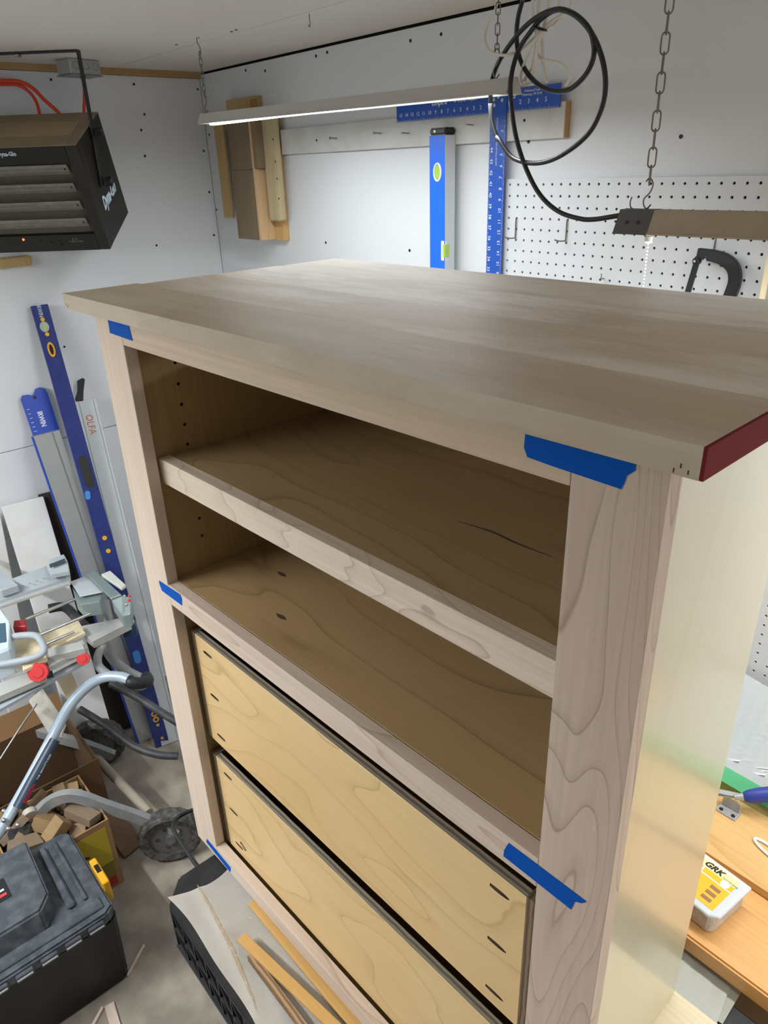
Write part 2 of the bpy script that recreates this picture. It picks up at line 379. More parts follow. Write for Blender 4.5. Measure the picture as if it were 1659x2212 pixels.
cb(PI_L+.0002, PI_R-.0002, .385, .395, -CZ+.02, -.03, PLY_IN, 'back_panel')
# shelf with its front lip
sh = cb(PI_L+.0012, PI_R-.0012, .0452, .372, -.2405, -.2215, PLY_SH, 'shelf')
fin(box(B(), PI_L+.0012, PI_R-.0012, .0247, .0447, CZ-.2615, CZ-.2209), MAPLE_LIP, 'shelf_lip', sh, bevel=.0006, label='pale maple lip along the shelf')
b = B()   # mineral streak in the shelf veneer
P = smoothpts([(.553, .174, CZ-.2213), (.60, .181, CZ-.2213), (.64, .178, CZ-.2213), (.69, .179, CZ-.2213)], 5)
tube(b, P, [.0003+.0016*math.sin(PI*i/(len(P)-1))**1 for i in range(len(P))], 6, ry=.0003, up=(0, 1, 0))
fin(b, DARKGAP, 'bark_streak', sh)
dv = cb(PI_L+.0002, PI_R-.0002, FT+.0012, .384, -.4522, -.4342, PLY_SH2, 'divider_panel')
for (x, y) in ((.189, .151), (.292, .075)):
    b = B(); n = 18
    vs = [b.verts.new((x+math.cos(2*PI*i/n)*.014, y+math.sin(2*PI*i/n)**3*.0042, CZ-.4340)) for i in range(n)]
    b.faces.new(vs); fin(b, DARKGAP, 'knot', dv)
cb(PI_L+.0002, PI_R-.0002, FT+.0012, .384, -CZ, -1.0598, PLY_IN, 'bottom_panel')
# drawers
def drawer(z1, z0, knot):
    d = cb(.0952, .7906, .0246, .0366, z0, z1-.0008, [PLY_DR], 'drawer', bev=.0004)
    b = B()
    for k in range(3):
        z = z1-.026-(z1-z0-.05)*k/2
        for s, x in ((-1, .124), (1, .7615)):
            # slanted drill: enters the face, dives towards the outer end
            A = Vector((x-s*.020, .0246-.0022, CZ+z)); E = Vector((x+s*.016, .0246+.0052, CZ+z)); cyl(b, A, E, .0034, 12)
    cut(d, b, DARKGAP)
    # fronts sit between ply sides
    for xa, xb in ((.0826, .0949), (.7909, .8032)):
        s = fin(box(B(), xa, xb, .0244, .36, CZ+z0+.001, CZ+z1+.0004), EDGE_X, 'drawer_side', d, bevel=.0004)
    fin(box(B(), .0954, .7904, .0250, .0362, CZ+z1-.0007, CZ+z1-.0001), EDGE_DR, 'ply_edge', d)
    fin(box(B(), .0951, .7907, .35, .36, CZ+z0+.01, CZ+z1-.002), PLY_IN, 'drawer_back', d)
    fin(box(B(), .0951, .7907, .0368, .3498, CZ+z0+.008, CZ+z0+.014), PLY_IN, 'drawer_bottom', d)
    for xa, xb in ((.0732, .0822), (.8036, .8196)):
        zc = (z0+z1)/2-.03
        fin(box(B(), xa, xb, .030, .36, CZ+zc-.02, CZ+zc+.02), BLACK, 'drawer_slide', d, bevel=.001)
    if knot:
        b = B(); n = 20; x, z = knot
        pts = [(math.cos(2*PI*i/n)*.009, math.sin(2*PI*i/n)*.005) for i in range(n)]
        tube(b, [Vector((x+p[0]+p[1]*-.4, .0245, CZ+z+p[1]-p[0]*.35)) for p in pts], .0011, 6, closed=True, ry=.0004)
        fin(b, DARKGAP, 'knot', d)
    return d
drawer(-.5344, -.7659, None)
drawer(-.8089, -1.0408, (.148, -1.004))
# torn strips of blue tape over the joints
def tape(pts):
    b = B(); prism(b, [(p[0], CZ+p[1]) for p in pts], (0, -.0003, 0), (1, 0, 0), (0, 0, 1), (0, -1, 0), .0003)
    fin(b, TAPE, 'tape_strip', cab, label='torn strip of blue masking tape')
tape([(.0445, -.0002), (.1135, -.0002), (.112, -.014), (.115, -.0312), (.08, -.0305), (.0435, -.0295), (.045, -.018)])
tape([(.776, -.0002), (.872, -.0002), (.869, -.008), (.8655, -.012), (.8655, -.016), (.8600, -.021), (.8590, -.026), (.857, -.032), (.80, -.0302), (.7775, -.029), (.774, -.022), (.7745, -.012)])
tape([(.049, -.4385), (.122, -.4345), (.1255, -.441), (.1215, -.4555), (.054, -.4565), (.0495, -.446)])
tape([(.781, -.440), (.8705, -.4405), (.866, -.447), (.859, -.4515), (.8575, -.459), (.856, -.4655), (.7755, -.4635), (.7760, -.455), (.7785, -.447)])
tape([(.043, -1.051), (.130, -1.0575), (.1275, -1.068), (.124, -1.0755), (.037, -1.065), (.04, -1.057)])

# plywood sheet the cabinet stands on
M = Matrix.Translation((1.675, -1.152, 0)) @ Matrix.Rotation(.0323664, 4, 'Z')
b = B(); box(b, .003, 1.20, .004, PD+.004, .8485, .8603, M)
tag(fin(b, PLY_SHEET, 'plywood_sheet', bevel=.0006), 'pale plywood sheet lying under the cabinet, sticking out on its right', 'board')

# ------------------------------------------------------------------ folding work table with ribbed edge
TT = .843
tb = thing('folding_table', 'black plastic folding table with triangular ribs along its edge, under the cabinet', 'table', (2.15, -.94, 0))
def cham(x0, x1, y0, y1, c): return [(x0+c, y0), (x1-c, y0), (x1, y0+c), (x1, y1-c), (x1-c, y1), (x0+c, y1), (x0, y1-c), (x0, y0+c)]
TX0, TX1, TY0, TY1 = 1.722, 2.66, -1.268, -.655
b = B(); prism(b, cham(TX0, TX1, TY0, TY1, .045), (0, 0, TT-.014), (1, 0, 0), (0, 1, 0), (0, 0, 1), .014)
fin(b, BLACKP, 'table_top', tb, world=True, bevel=.004, seg=2)
b = B(); prism(b, cham(TX0+.03, TX1-.03, TY0+.03, TY1-.03, .045), (0, 0, TT-.125), (1, 0, 0), (0, 1, 0), (0, 0, 1), .110)
fin(b, plain('recess_black_plastic', '#0c0c0d', .7), 'skirt', tb, world=True)
RIBM = plain('rib_black_plastic', '#25272a', .45, var=.15, dust='#4c4b48', dustamt=.3)
def rib(p, q, out):
    b = B(); Mx, Ln = frame(p, q, out); box(b, -.013, .013, -.0017, .0017, 0, Ln, Mx); return b
ZA, ZM, ZB = TT-.016, TT-.066, TT-.118
def ribrow(P, Q, out, n):
    """lattice of two rows of triangles between P and Q (points on the top rim)"""
    P, Q = Vector(P), Vector(Q)
    for i in range(n+1):
        a = P.lerp(Q, i/n); c = P.lerp(Q, min(1, (i+1)/n)); h = P.lerp(Q, min(1, (i+.5)/n))
        fin(rib(Vector((a.x, a.y, ZB)), Vector((a.x, a.y, ZA)), out), RIBM, 'rib', tb, world=True)
        if i < n:
            fin(rib(Vector((a.x, a.y, ZA)), Vector((c.x, c.y, ZM)), out), RIBM, 'rib', tb, world=True)
            fin(rib(Vector((a.x, a.y, ZM)), Vector((c.x, c.y, ZB)), out), RIBM, 'rib', tb, world=True)
    Mx, Ln = frame(Vector((P.x, P.y, ZM)), Vector((Q.x, Q.y, ZM)), out); fin(box(B(), -.013, .013, -.0017, .0017, 0, Ln, Mx), RIBM, 'rib', tb, world=True)
    Mx, Ln = frame(Vector((P.x, P.y, ZB)), Vector((Q.x, Q.y, ZB)), out); fin(box(B(), -.016, .016, -.003, .003, 0, Ln, Mx), RIBM, 'lower_rim', tb, world=True)
ribrow((TX0+.045, TY0+.014, 0), (TX1-.045, TY0+.014, 0), (0, 1, 0), 19)
ribrow((TX0+.014, TY0+.048, 0), (TX0+.042, TY0+.018, 0), (.7, .7, 0), 1)
ribrow((TX0+.014, TY0+.05, 0), (TX0+.014, TY1-.05, 0), (1, 0, 0), 11)
for x, y in ((TX0+.12, TY0+.1), (TX1-.12, TY0+.1), (TX0+.12, TY1-.1), (TX1-.12, TY1-.1)):
    b = B(); tube(b, [(x, y, TT-.12), (x+(.03 if x < 2.1 else -.03), y, .0)], .016, 12)
    fin(b, BLACK, 'leg', tb, world=True, smooth=True)
# bent black carrying handle at the left end
hp = [(485, 1868), (440, 1882), (405, 1840), (379, 1800), (374, 1785), (382, 1768), (400, 1757), (430, 1745), (470, 1738)]
zz = [.835, .832, .80, .77, .76, .755, .755, .76, .765]
P = [at(u, v, 2, z) for (u, v), z in zip(hp, zz)]
b = B(); tube(b, smoothpts(P, 6), .0048, 10); fin(b, BLACK, 'handle', tb, world=True, smooth=True, label='bent black wire handle')
# drop cloth
CRL = smoothpts([at(u, v, 2, TT+.006) for u, v in ((426, 1912), (448, 1948), (472, 1995), (500, 2048), (522, 2100), (543, 2150), (556, 2190))], 14)
def clothz(x, y):
    t = min(1, max(0, (y+1.262)/.27)); amp = max(0, 1-t/.45); sx = (x-1.752)/.86
    z = TT+.0030+amp*(.0012*math.sin(sx*31+t*14)*math.sin(t*9)+.0022*abs(math.sin(sx*9+t*6))**6)
    d = min((Vector((x, y))-Vector((q.x, q.y))).length for q in CRL[::4])
    return z+.0036*math.exp(-(d/.009)**2)*min(1, amp*3)
def clothfn(s, t):
    x = 1.752+s*.86
    y0 = -1.262+.007*math.sin(s*9)+.003*math.sin(s*23)
    y = y0+t*(-.985-y0)
    if s < .12: x += .03*math.sin(t*5)*(1-s/.12)
    return Vector((x, y, clothz(x, y)))
b = B(); grid(b, 110, 40, clothfn, .0008)
dcl = tag(fin(b, CLOTH, 'drop_cloth', smooth=True), 'creased off-white canvas drop cloth spread over the black table', 'cloth')
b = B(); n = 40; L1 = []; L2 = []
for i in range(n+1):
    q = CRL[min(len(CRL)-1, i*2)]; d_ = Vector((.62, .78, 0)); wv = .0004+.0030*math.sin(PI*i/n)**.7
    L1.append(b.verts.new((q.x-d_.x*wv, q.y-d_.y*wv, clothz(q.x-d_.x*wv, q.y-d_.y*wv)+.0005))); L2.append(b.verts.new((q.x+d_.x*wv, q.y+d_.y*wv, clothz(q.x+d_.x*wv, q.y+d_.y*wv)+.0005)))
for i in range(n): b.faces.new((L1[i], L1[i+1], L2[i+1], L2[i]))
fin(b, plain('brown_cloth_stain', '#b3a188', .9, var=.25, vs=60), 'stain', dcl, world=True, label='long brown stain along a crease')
# white cloths at the right end
def flat(name, px, z, th, mat, label, cat, bev=.0008):
    c = [at(u, v, 2, z) for u, v in px]
    b = B(); prism(b, [(p.x, p.y) for p in c], (0, 0, z-th), (1, 0, 0), (0, 1, 0), (0, 0, 1), th)
    return tag(fin(b, mat, name, bevel=bev), label, cat)
WCL = plain('white_shop_cloth', '#ecece2', .9, var=.05, vs=9, bump=.3, bs=300)
WCL2 = plain('cream_shop_cloth', '#e6e6d4', .9, var=.05, vs=9, bump=.3, bs=300)
M = Matrix.Translation((1.675, -1.152, 0)) @ Matrix.Rotation(.0323664, 4, 'Z')
def clothq(name, px, z, th, mat, label):
    c = [at(u, v, 2, z) for u, v in px]
    def fn(s, t):
        p = (c[0]*(1-s)+c[1]*s)*(1-t)+(c[3]*(1-s)+c[2]*s)*t
        return p+Vector((0, 0, .0005*math.sin(s*14)*math.sin(t*4)))
    b = B(); grid(b, 24, 16, fn, th)
    return tag(fin(b, mat, name, smooth=True), label, 'cloth')
clothq('shop_cloth', [(1468, 2020), (1602, 2142), (1561, 2212), (1452, 2140)], .8478, .0015, WCL2, 'cream cloth edge peeking out below the white cloth beside the orange workbench')
clothq('shop_cloth', [(1468, 2020), (1581, 2120), (1546, 2218), (1452, 2140)], .8510, .0015, WCL, 'white cloth folded on the table between the cabinet side and the orange workbench')
# three offcut strips on the drop cloth
def strip(name, A, Bp, wdt, th, z, mat, label, tilt=0):
    A = at(*A, 2, z); E = at(*Bp, 2, z); Mx, Ln = frame(A, E, (0, 0, 1)); b = B()
    box(b, -th, 0, -wdt/2, wdt/2, 0, Ln, Mx); return tag(fin(b, mat, name, bevel=.0006), label, 'wood strip')
SW1 = wood('pine_strip', '#d2a868', '#b0803f', 0, across=30, K=5, ls=.3, rough=.5); SW2 = wood('pine_strip_pale', '#cfa565', '#a8783c', 0, across=22, K=5, ls=.3, off=(3, 1, 0), rough=.5)
strip('wood_strip', (546, 1945), (800, 2250), .020, .008, .8555, SW1, 'honey wood strip lying on the cloth right along the cabinet front')
strip('wood_strip', (521, 2022), (760, 2250), .018, .007, .8680, SW2, 'middle honey wood strip crossing over the plywood strip on the cloth')
strip('plywood_strip', (540, 2060), (690, 2260), .012, .014, .8605, plyedge('ply_strip_edge', 1, '#b89a74', '#6b5138', .004), 'narrow plywood strip standing on edge on the cloth, nearest the ribbed table edge')

# ------------------------------------------------------------------ shop lights on chains
def link_mesh(Lh, Wh, r):
    b = B(); P = []
    for i in range(8): a = PI*i/7; P.append(Vector((Wh*math.cos(a), 0, Lh+Wh*math.sin(a))))
    for i in range(8): a = PI+PI*i/7; P.append(Vector((Wh*math.cos(a), 0, -Lh+Wh*math.sin(a))))
    tube(b, P, r, 6, closed=True); me = bpy.data.meshes.new('chain_link')
    bmesh.ops.recalc_face_normals(b, faces=b.faces[:]); b.to_mesh(me); b.free(); me.materials.append(CHAINM)
    for p in me.polygons: p.use_smooth = True
    return me
def chain(parent, p0, p1, pitch, Lh, Wh, r):
    me = link_mesh(Lh, Wh, r); d = (p1-p0); n = max(1, int(d.length/pitch)); z = d.normalized()
    for i in range(n):
        x = Vector((.8, .6, 0)) if i % 2 else Vector((-.6, .8, 0)); x = (x-z*x.dot(z)).normalized(); y = z.cross(x)
        Mx = mat4(x, y, z, p0+d*((i+.5)/n)); o = link('chain_link', me); o.parent = parent; WM[o.name] = WM[parent.name]
        o.matrix_local = WM[parent.name].inverted() @ Mx
def shop_light(label, xL, xR, y, zL, zR, power, mat, capmat, capw, lensdrop, chains, key, k=.72):
    """trapezoid housing from xL to xR; z is the top; open reflector with a lens strip below"""
    A = Vector((xL, y, zL)); E = Vector((xR, y, zR)); t = thing('shop_light', label, 'light', (A+E)/2)
    d = (E-A); Ln = d.length; X = d.normalized(); Y = Vector((0, 1, 0)); Z = X.cross(Y)
    sec = [(-.018, 0), (.018, 0), (.040, -.046), (.044, -.046), (.044, -.050), (.038, -.050), (.016, -.004), (-.016, -.004), (-.038, -.050), (-.044, -.050), (-.044, -.046), (-.040, -.046)]
    sec = [(p*k, q*k) for p, q in sec]
    b = B(); prism(b, sec, A+X*capw, Y, Z, X, Ln-2*capw); fin(b, mat, 'housing', t, world=True)
    full = [(-.0185, .0005), (.0185, .0005), (.0405, -.046), (.0445, -.0505), (-.0445, -.0505), (-.0405, -.046)]
    full = [(p*k, q*k) for p, q in full]
    for s in (0, 1):
        b = B(); prism(b, full, A+X*(Ln-capw)*s, Y, Z, X, capw); c = fin(b, capmat, 'end_cap', t, world=True)
        if capw > .03:
            for q in (-.2, .6):   # screw holes in the sloping side
                h0 = A+X*((Ln-capw)*s+capw*(.42+q*.4))+Y*-.0305*k+Z*-.026*k
                nrm = (Y*-.9+Z*.43).normalized()
                b = B(); cyl(b, h0-nrm*.002, h0+nrm*.0006, .0036, 12); fin(b, SCREWM, 'screw_hole', c, world=True)
    b = B(); Xl = (E+Vector((0, 0, -lensdrop[1])))-(A+Vector((0, 0, -lensdrop[0])))
    Mx = mat4(Xl.normalized(), Y, Xl.normalized().cross(Y), A+Vector((0, 0, -lensdrop[0])))
    L2 = Xl.length; P = [(-.020*k, 0), (.020*k, 0), (.016*k, -.006), (-.016*k, -.006)]
    prism(b, P, Mx @ Vector((capw+.025, 0, 0)), Y, Mx.to_3x3() @ Vector((0, 0, 1)), Xl.normalized(), L2-2*capw-.05)
    fin(b, LENS, 'lens', t, world=True)
    la = bpy.data.lights.new('lamp', 'AREA'); la.shape = 'RECTANGLE'; la.size = Ln-.1; la.size_y = .04; la.energy = power; la.color = LAMPCOL
    lo = link('lamp', la); lo.parent = t
    lo.matrix_local = WM[t.name].inverted() @ mat4(X, Y, Z, (A+E)/2+Z*.0 + Vector((0, 0, -.062*k-.004)))
    if key in ('bl', 'br'):      # added fill: upward lamp and glowing tube to brighten the ceiling bounce
        lu = bpy.data.lights.new('ceiling_fill', 'AREA'); lu.shape = 'RECTANGLE'; lu.size = Ln-.1; lu.size_y = .04; lu.energy = power*.3; lu.color = LAMPCOL
        lo = link('ceiling_fill', lu); lo.parent = t; lo.matrix_local = WM[t.name].inverted() @ mat4(X, -Y, -Z, (A+E)/2+Vector((0, 0, .012)))
        b = B(); cyl(b, A+X*.05+Vector((0, 0, .0055)), E-X*.05+Vector((0, 0, .0055)), .005, 10); fin(b, LENS, 'fill_tube', t, world=True)
    for (x, pitch, Lh, Wh, r, up) in chains:
        f = (x-xL)/(xR-xL); p = A+d*f; hk = p+Vector((0, 0, .038)); ctop = Vector((p.x, p.y, H-.034))
        chain(t, ctop, hk, pitch, Lh, Wh, r)
        for base, sgn in ((hk, -1), (ctop, 1)):
            q = base; k = .018*sgn
            S = [q+Vector((-.006, 0, -k*.2)), q+Vector((0, 0, -k*.5)), q+Vector((.007, 0, 0)), q+Vector((.003, 0, k*.7)), q+Vector((-.006, 0, k*1.2)), q+Vector((-.006, 0, k*1.7)), q+Vector((0, 0, k*2.05)), q+Vector((.007, 0, k*1.7))]
            b = B(); tube(b, smoothpts(S, 4), .0013, 6); fin(b, CHAINM, 'hook', t, world=True, smooth=True)
    return t
farL = shop_light('white shop light hanging in front of the drywall square, lens glowing at its left end', .687, 1.808, -.385, 2.260, 2.246, LAMP['far'], SHADEW, SHADEW, .02, (.0250, .0130),
                  [(.708, .0145, .0058, .0038, .0011, 0), (1.765, .0145, .0058, .0038, .0009, 0)], 'far', k=.52)
nearL = shop_light('dusty tan shop light with dark end cap hanging by a chain over the workbench', 2.045, 3.26, -.372, 2.0335, 2.0335, LAMP['near'], SHADE, CAPM, .062, (.022, .022),
                   [(2.085, .0255, .0088, .0058, .0013, 0), (3.2, .0255, .0088, .0058, .0013, 0)], 'near')
shop_light('white shop light hanging behind the viewer, left of the cabinet', .45, 1.65, -2.35, 2.13, 2.13, LAMP['behind_left'], SHADEW, SHADEW, .02, (.034, .034),
           [(.5, .0255, .0088, .0058, .0013, 0), (1.6, .0255, .0088, .0058, .0013, 0)], 'bl')
shop_light('white shop light hanging far to the right, towards the right wall', 3.9, 5.1, -1.0, 2.16, 2.16, LAMP['behind_right'], SHADEW, SHADEW, .02, (.034, .034),
           [(3.95, .0255, .0088, .0058, .0013, 0), (5.05, .0255, .0088, .0058, .0013, 0)], 'br')
# loose second hook and beaded pull chain of the near light
q = at(1366, 448, 1, -.372)
b = B(); tube(b, smoothpts([q+Vector((-.003, 0, .016)), q+Vector((-.005, 0, .008)), q+Vector((-.003, 0, 0)), q+Vector((.004, 0, -.003))], 4), .0012, 6); fin(b, CHAINM, 'hook', nearL, world=True, smooth=True)
pc = at(1401, 519, 1, -.375)
b = B(); cyl(b, pc+Vector((0, 0, .006)), pc-Vector((0, 0, .004)), .007, 14, .0055); fin(b, WHITE, 'pull_socket', nearL, world=True)
beads = B()
for k in range(26): bmesh.ops.create_icosphere(beads, subdivisions=1, radius=.0015, matrix=Matrix.Translation(pc-Vector((0, 0, .006+.0056*k))))
bo = fin(beads, WHITE, 'bead_chain', nearL, world=True, smooth=True); bo['kind'] = 'stuff'

# black power cable coiled below the ceiling
def c4(l): return [(1020+a/5.53, b_/5.53) for a, b_ in l]
def c3(l): return [(1000+a/2.517, b_/2.517) for a, b_ in l]
px = [(1131, -60), (1128, -20)] + c4([(600, 0), (550, 200), (530, 400), (545, 600), (590, 750), (680, 900), (820, 1030), (1000, 1090), (1180, 1060), (1350, 900), (1440, 720), (1455, 550), (1400, 350), (1250, 190), (1080, 115), (950, 125), (800, 190), (640, 310), (490, 480), (330, 720), (240, 950), (218, 1200), (235, 1450), (300, 1659)]) \
    + c3([(190, 750), (260, 850), (350, 885), (450, 880), (560, 830), (680, 730), (750, 600), (775, 470), (760, 330), (705, 190), (620, 90), (520, 52), (430, 100), (370, 170), (300, 280), (262, 420), (262, 560), (290, 750), (345, 920), (420, 1060), (520, 1150), (640, 1190), (720, 1192), (800, 1180), (850, 1172)])
P = []
for i, (u, v) in enumerate(px):
    dy = -.40+.035*math.sin(i*.33)
    if i > 40: dy = -.40+(.02)*(i-40)/(len(px)-40)
    P.append(at(u, v, 1, dy))
P[0].z = min(P[0].z, H-.001)
P[0] = Vector((P[1].x, P[1].y, H))
b = B(); tube(b, smoothpts(P, 5), .0041, 10)
tag(fin(b, BLACK, 'power_cable', smooth=True), 'thick black power cable looped in two coils, running to the tan shop light', 'cable')
zt = at(1166, 62, 1, -.40)
b = B(); tube(b, [zt+Vector((.012*math.cos(a), .010*math.sin(a), -.004*math.cos(a))) for a in [2*PI*i/12 for i in range(12)]], .0016, 6, closed=True)
tag(fin(b, BLACK, 'cable_tie', smooth=True), 'short black tie gripping the white cords beside the coiled cable', 'tie')
# white light cords
cords = [c4([(320, -40), (290, 60), (200, 250), (150, 420), (160, 520), (200, 600), (290, 650), (420, 655), (520, 630), (600, 580), (760, 440), (860, 370), (980, 300), (1050, 220)]),
         c4([(960, -40), (910, 80), (880, 200), (850, 320), (800, 420), (700, 560), (640, 700), (590, 860), (590, 960), (640, 1010), (760, 990)]),
         c4([(1190, -40), (1180, 60), (1120, 150), (1000, 220), (900, 290), (820, 380), (780, 500), (770, 620), (820, 700), (940, 730), (1060, 760), (1140, 840), (1165, 930), (1110, 1020)]),
         c4([(700, -40), (720, 100), (760, 300), (770, 500), (740, 700), (700, 850), (640, 930), (620, 990)]),
         c4([(800, -40), (790, 150), (800, 350), (840, 520), (840, 700), (860, 850), (890, 980)]),
         c4([(960, 10), (1040, 60), (1080, 120), (1040, 230), (960, 310), (860, 370), (800, 480), (760, 700), (740, 880)])]
WIRE = plain('white_cord', '#dcd6ca', .5, var=.05)
wb_ = ('white cord hanging in a wide loop left of the black cable', 'white cord dropping to the end of the far shop light', 'white cord with a small hooked loop at its lower right',
       'thin white cord straight behind the black coil, left one', 'thin white cord straight behind the black coil, right one', 'white cord bunched through the black tie')
for i, c in enumerate(cords):
    P = [at(u, v, 1, -.375+.012*math.sin(k*.8+i*1.3)) for k, (u, v) in enumerate(c)]
    P[0] = Vector((P[1].x, P[1].y, H)) if P[1].z < H else P[0]
    P = [Vector((q.x, q.y, min(q.z, H))) for q in P]
    b = B(); tube(b, smoothpts(P, 4), .0026, 8)
    tag(fin(b, WIRE, 'light_cord', smooth=True), wb_[i], 'cord', 'white cords bundled at the ceiling')

# ------------------------------------------------------------------ things on the back wall
# hanging rail (white painted board with screws)
hr = thing('hanging_rail', 'long white painted board screwed to the back wall under the blue square', 'board', (1.088, 0, 2.155))
RAILP = plain('scuffed_white_board', '#cdcdca', .6, var=.06, vs=7, dust='#b4aea4', dustamt=.35)
fin(box(B(), .523, 1.652, -.0195, -.0002, 2.1555, 2.2285), RAILP, 'board', hr, world=True, bevel=.001)
fin(box(B(), 1.6522, 1.6535, -.0192, -.0005, 2.1560, 2.2280), STUD, 'end_grain', hr, world=True, label='bare wood end of the board')
for u, v in ((722, 299), (817, 288), (877, 288), (1015, 270)):
    p = at(u, v, 1, -.03)
    b = B(); A = Vector((p.x, -.0196, p.z)); E = A+Vector((.002, -.026, .001)); cyl(b, A, E, .0016, 8); cyl(b, E-Vector((0, 0, 0)), E+Vector((0, -.003, 0)), .0028, 10, .0042)
    fin(b, ZINC, 'screw', hr, world=True)
for u, v in ((684, 303), (1133, 260)):
    p = at(u, v, 1, -.0195); b = B(); cyl(b, p, p+Vector((0, -.001, 0)), .0034, 10); fin(b, SCREWM, 'screw', hr, world=True, label='sunk screw')
# drywall T-square
ts = thing('drywall_square', 'long blue drywall T-square hanging over the white board', 'square', (1.46, -.022, 1.0))
ty = -.0215
fin(box(B(), 1.098, 1.640, ty-.002, ty, 2.2175, 2.2645), BLUE, 'head', ts, world=True, bevel=.0005)
fin(box(B(), 1.436, 1.487, ty-.0035, ty-.0021, 1.05, 2.262), BLUE, 'blade', ts, world=True, bevel=.0004)
for x, z in ((1.448, 2.246), (1.462, 2.251), (1.474, 2.243), (1.450, 2.234)):
    b = B(); cyl(b, (x, ty-.0034, z), (x, ty-.0050, z), .0042, 12); fin(b, ALU, 'rivet', ts, world=True)
fx = lambda x, z, s=0, y=ty: mat4((1, 0, 0), (0, 0, 1), (0, -1, 0), (x, y, z))
for k in range(2, 16):
    text(str(k), .0125, fx(1.432-(k-.2)*.0222+.012, 2.2325, y=ty-.0022), CHALK, 'numeral', ts)
for k in range(1, 6):
    text(str(k), .0135, fx(1.478+k*.0245, 2.2355, y=ty-.0022), CHALK, 'numeral', ts)
text('Empire', .019, fx(1.262, 2.2540, y=ty-.0022), CHALK, 'lettering', ts, bold=.0004, label='white maker lettering')
text('48" Drywall T-Square', .0115, fx(1.352, 2.2535, y=ty-.0022), CHALK, 'lettering', ts, sx=.78)
text('EP', .017, fx(1.508, 2.2500, y=ty-.0022), CHALK, 'lettering', ts, bold=.0005)
text('Professional Tools\nMukwonago, WI 53149', .0075, fx(1.560, 2.2530, y=ty-.0022), CHALK, 'lettering', ts, sx=.8)
vy = ty-.0037
rot = lambda x, z: mat4((0, 0, -1), (1, 0, 0), (0, -1, 0), (x, vy, z))
rot2 = lambda x, z: mat4((0, 0, 1), (-1, 0, 0), (0, -1, 0), (x, vy, z))
for k in range(24):
    z = 2.138-k*.0254
    text(str(44-k), .0125, rot(1.4445, z), CHALK, 'numeral', ts)
for k in range(27):
    z = 2.178-k*.0254
    text(str(3+k), .0125, rot2(1.4765, z), CHALK, 'numeral', ts)
text('MADE IN U.S.A.   ALUMINUM DRYWALL SQUARE', .006, rot(1.4600, 2.155), CHALK, 'lettering', ts, sx=.8)
b = B()
for k in range(300):
    z = 2.20-k*.003175
    ln_ = .006 if k % 8 == 0 else (.004 if k % 4 == 0 else .0022)
    box(b, 1.4868-ln_, 1.4868, vy-.0002, vy, z, z+.0005); box(b, 1.4362, 1.4362+ln_, vy-.0002, vy, z, z+.0005)
for k in range(170):
    x = 1.634-k*.003175
    if not 1.434 < x < 1.489:
        ln_ = .006 if k % 8 == 0 else .003; box(b, x, x+.0005, ty-.0022, ty-.002, 2.2176, 2.2176+ln_)
o = fin(b, CHALK, 'tick_marks', ts, world=True); o['kind'] = 'stuff'
# blue box level hanging from the rail
pL = at(928, 300, 1, -.058); pR = at(962, 300, 1, -.058); zt_ = at(945, 292, 1, -.058).z
lv = thing('spirit_level', 'bright blue spirit level with black end cap hanging on the back wall beside the T-square', 'level', ((pL.x+pR.x)/2, -.04, 1.0))
x0, x1 = pL.x, pR.x
fin(box(B(), x0, x1, -.058, -.0205, 1.0, zt_), ALUW, 'body', lv, world=True, bevel=.001)
fin(box(B(), x0+.0004, x1-.0004, -.0588, -.0582, 1.001, zt_-.0005), LEVBLUE, 'face', lv, world=True, label='bright blue painted face')
fin(box(B(), x0-.001, x1+.001, -.0592, -.0202, zt_+.0002, zt_+.017), BLACK, 'end_cap', lv, world=True, bevel=.004, seg=3)
c = at(945, 372, 1, -.059)
b = B(); tube(b, [c+Vector((.0205*math.cos(a)*.62, 0, .0205*math.sin(a))) for a in [2*PI*i/28 for i in range(28)]], .0026, 8, closed=True); v1 = fin(b, WHITE, 'vial_ring', lv, world=True, smooth=True)
b = B(); cyl(b, c+Vector((0, .001, 0)), c+Vector((0, -.0012, 0)), .0112, 24); b.transform(Matrix.Translation(c) @ Matrix.Diagonal((1, 1, 1.5, 1)) @ Matrix.Translation(-c)); fin(b, LIME, 'vial', v1, world=True)
c = at(956, 540, 1, -.059)
v2 = fin(box(B(), c.x-.008, x1+.0006, -.0595, -.0480, c.z-.030, c.z+.026), WHITE, 'vial_window', lv, world=True, bevel=.003, seg=2)
fin(box(B(), c.x-.001, x1+.0012, -.0602, -.0400, c.z-.020, c.z+.015), LIME, 'vial', v2, world=True, bevel=.002)
b = B(); cyl(b, (x0+.020, -.0596, zt_+.009), (x0+.020, -.0600, zt_+.009), .0035, 12); fin(b, ALU, 'rivet', lv, world=True)
# boards hung in the corner
hb = thing('wooden_wall_rack', 'bundle of bare pine battens and boards fixed in the back left corner of the wall', 'rack', (.27, 0, 1.88))
PINE = [wood('pine_%d' % i, c, '#a98350', 2, across=7, K=4, ls=.25, off=(i*3, 0, 0), rough=.65) for i, c in enumerate(('#bda16f', '#80705a', '#cfae86', '#c4b590', '#cfa76f', '#a97f46'))]  # second tone is darkened to give the center boards a shaded front
def wbx(pxs, yf, yb, mat, name='batten', lab=None):
    (u0, v0), (u1, v1) = pxs; a = at(u0, v0, 1, yf); c = at(u1, v1, 1, yf)
    return fin(box(B(), a.x, c.x, yf, yb, c.z, a.z), mat, name, hb, world=True, bevel=.001, label=lab)
wbx(((487, 217), (565, 330)), -.022, -.0005, PINE[0], 'backing_board')
wbx(((540, 215), (574, 470)), -.0295, -.0225, PINE[5], 'batten')
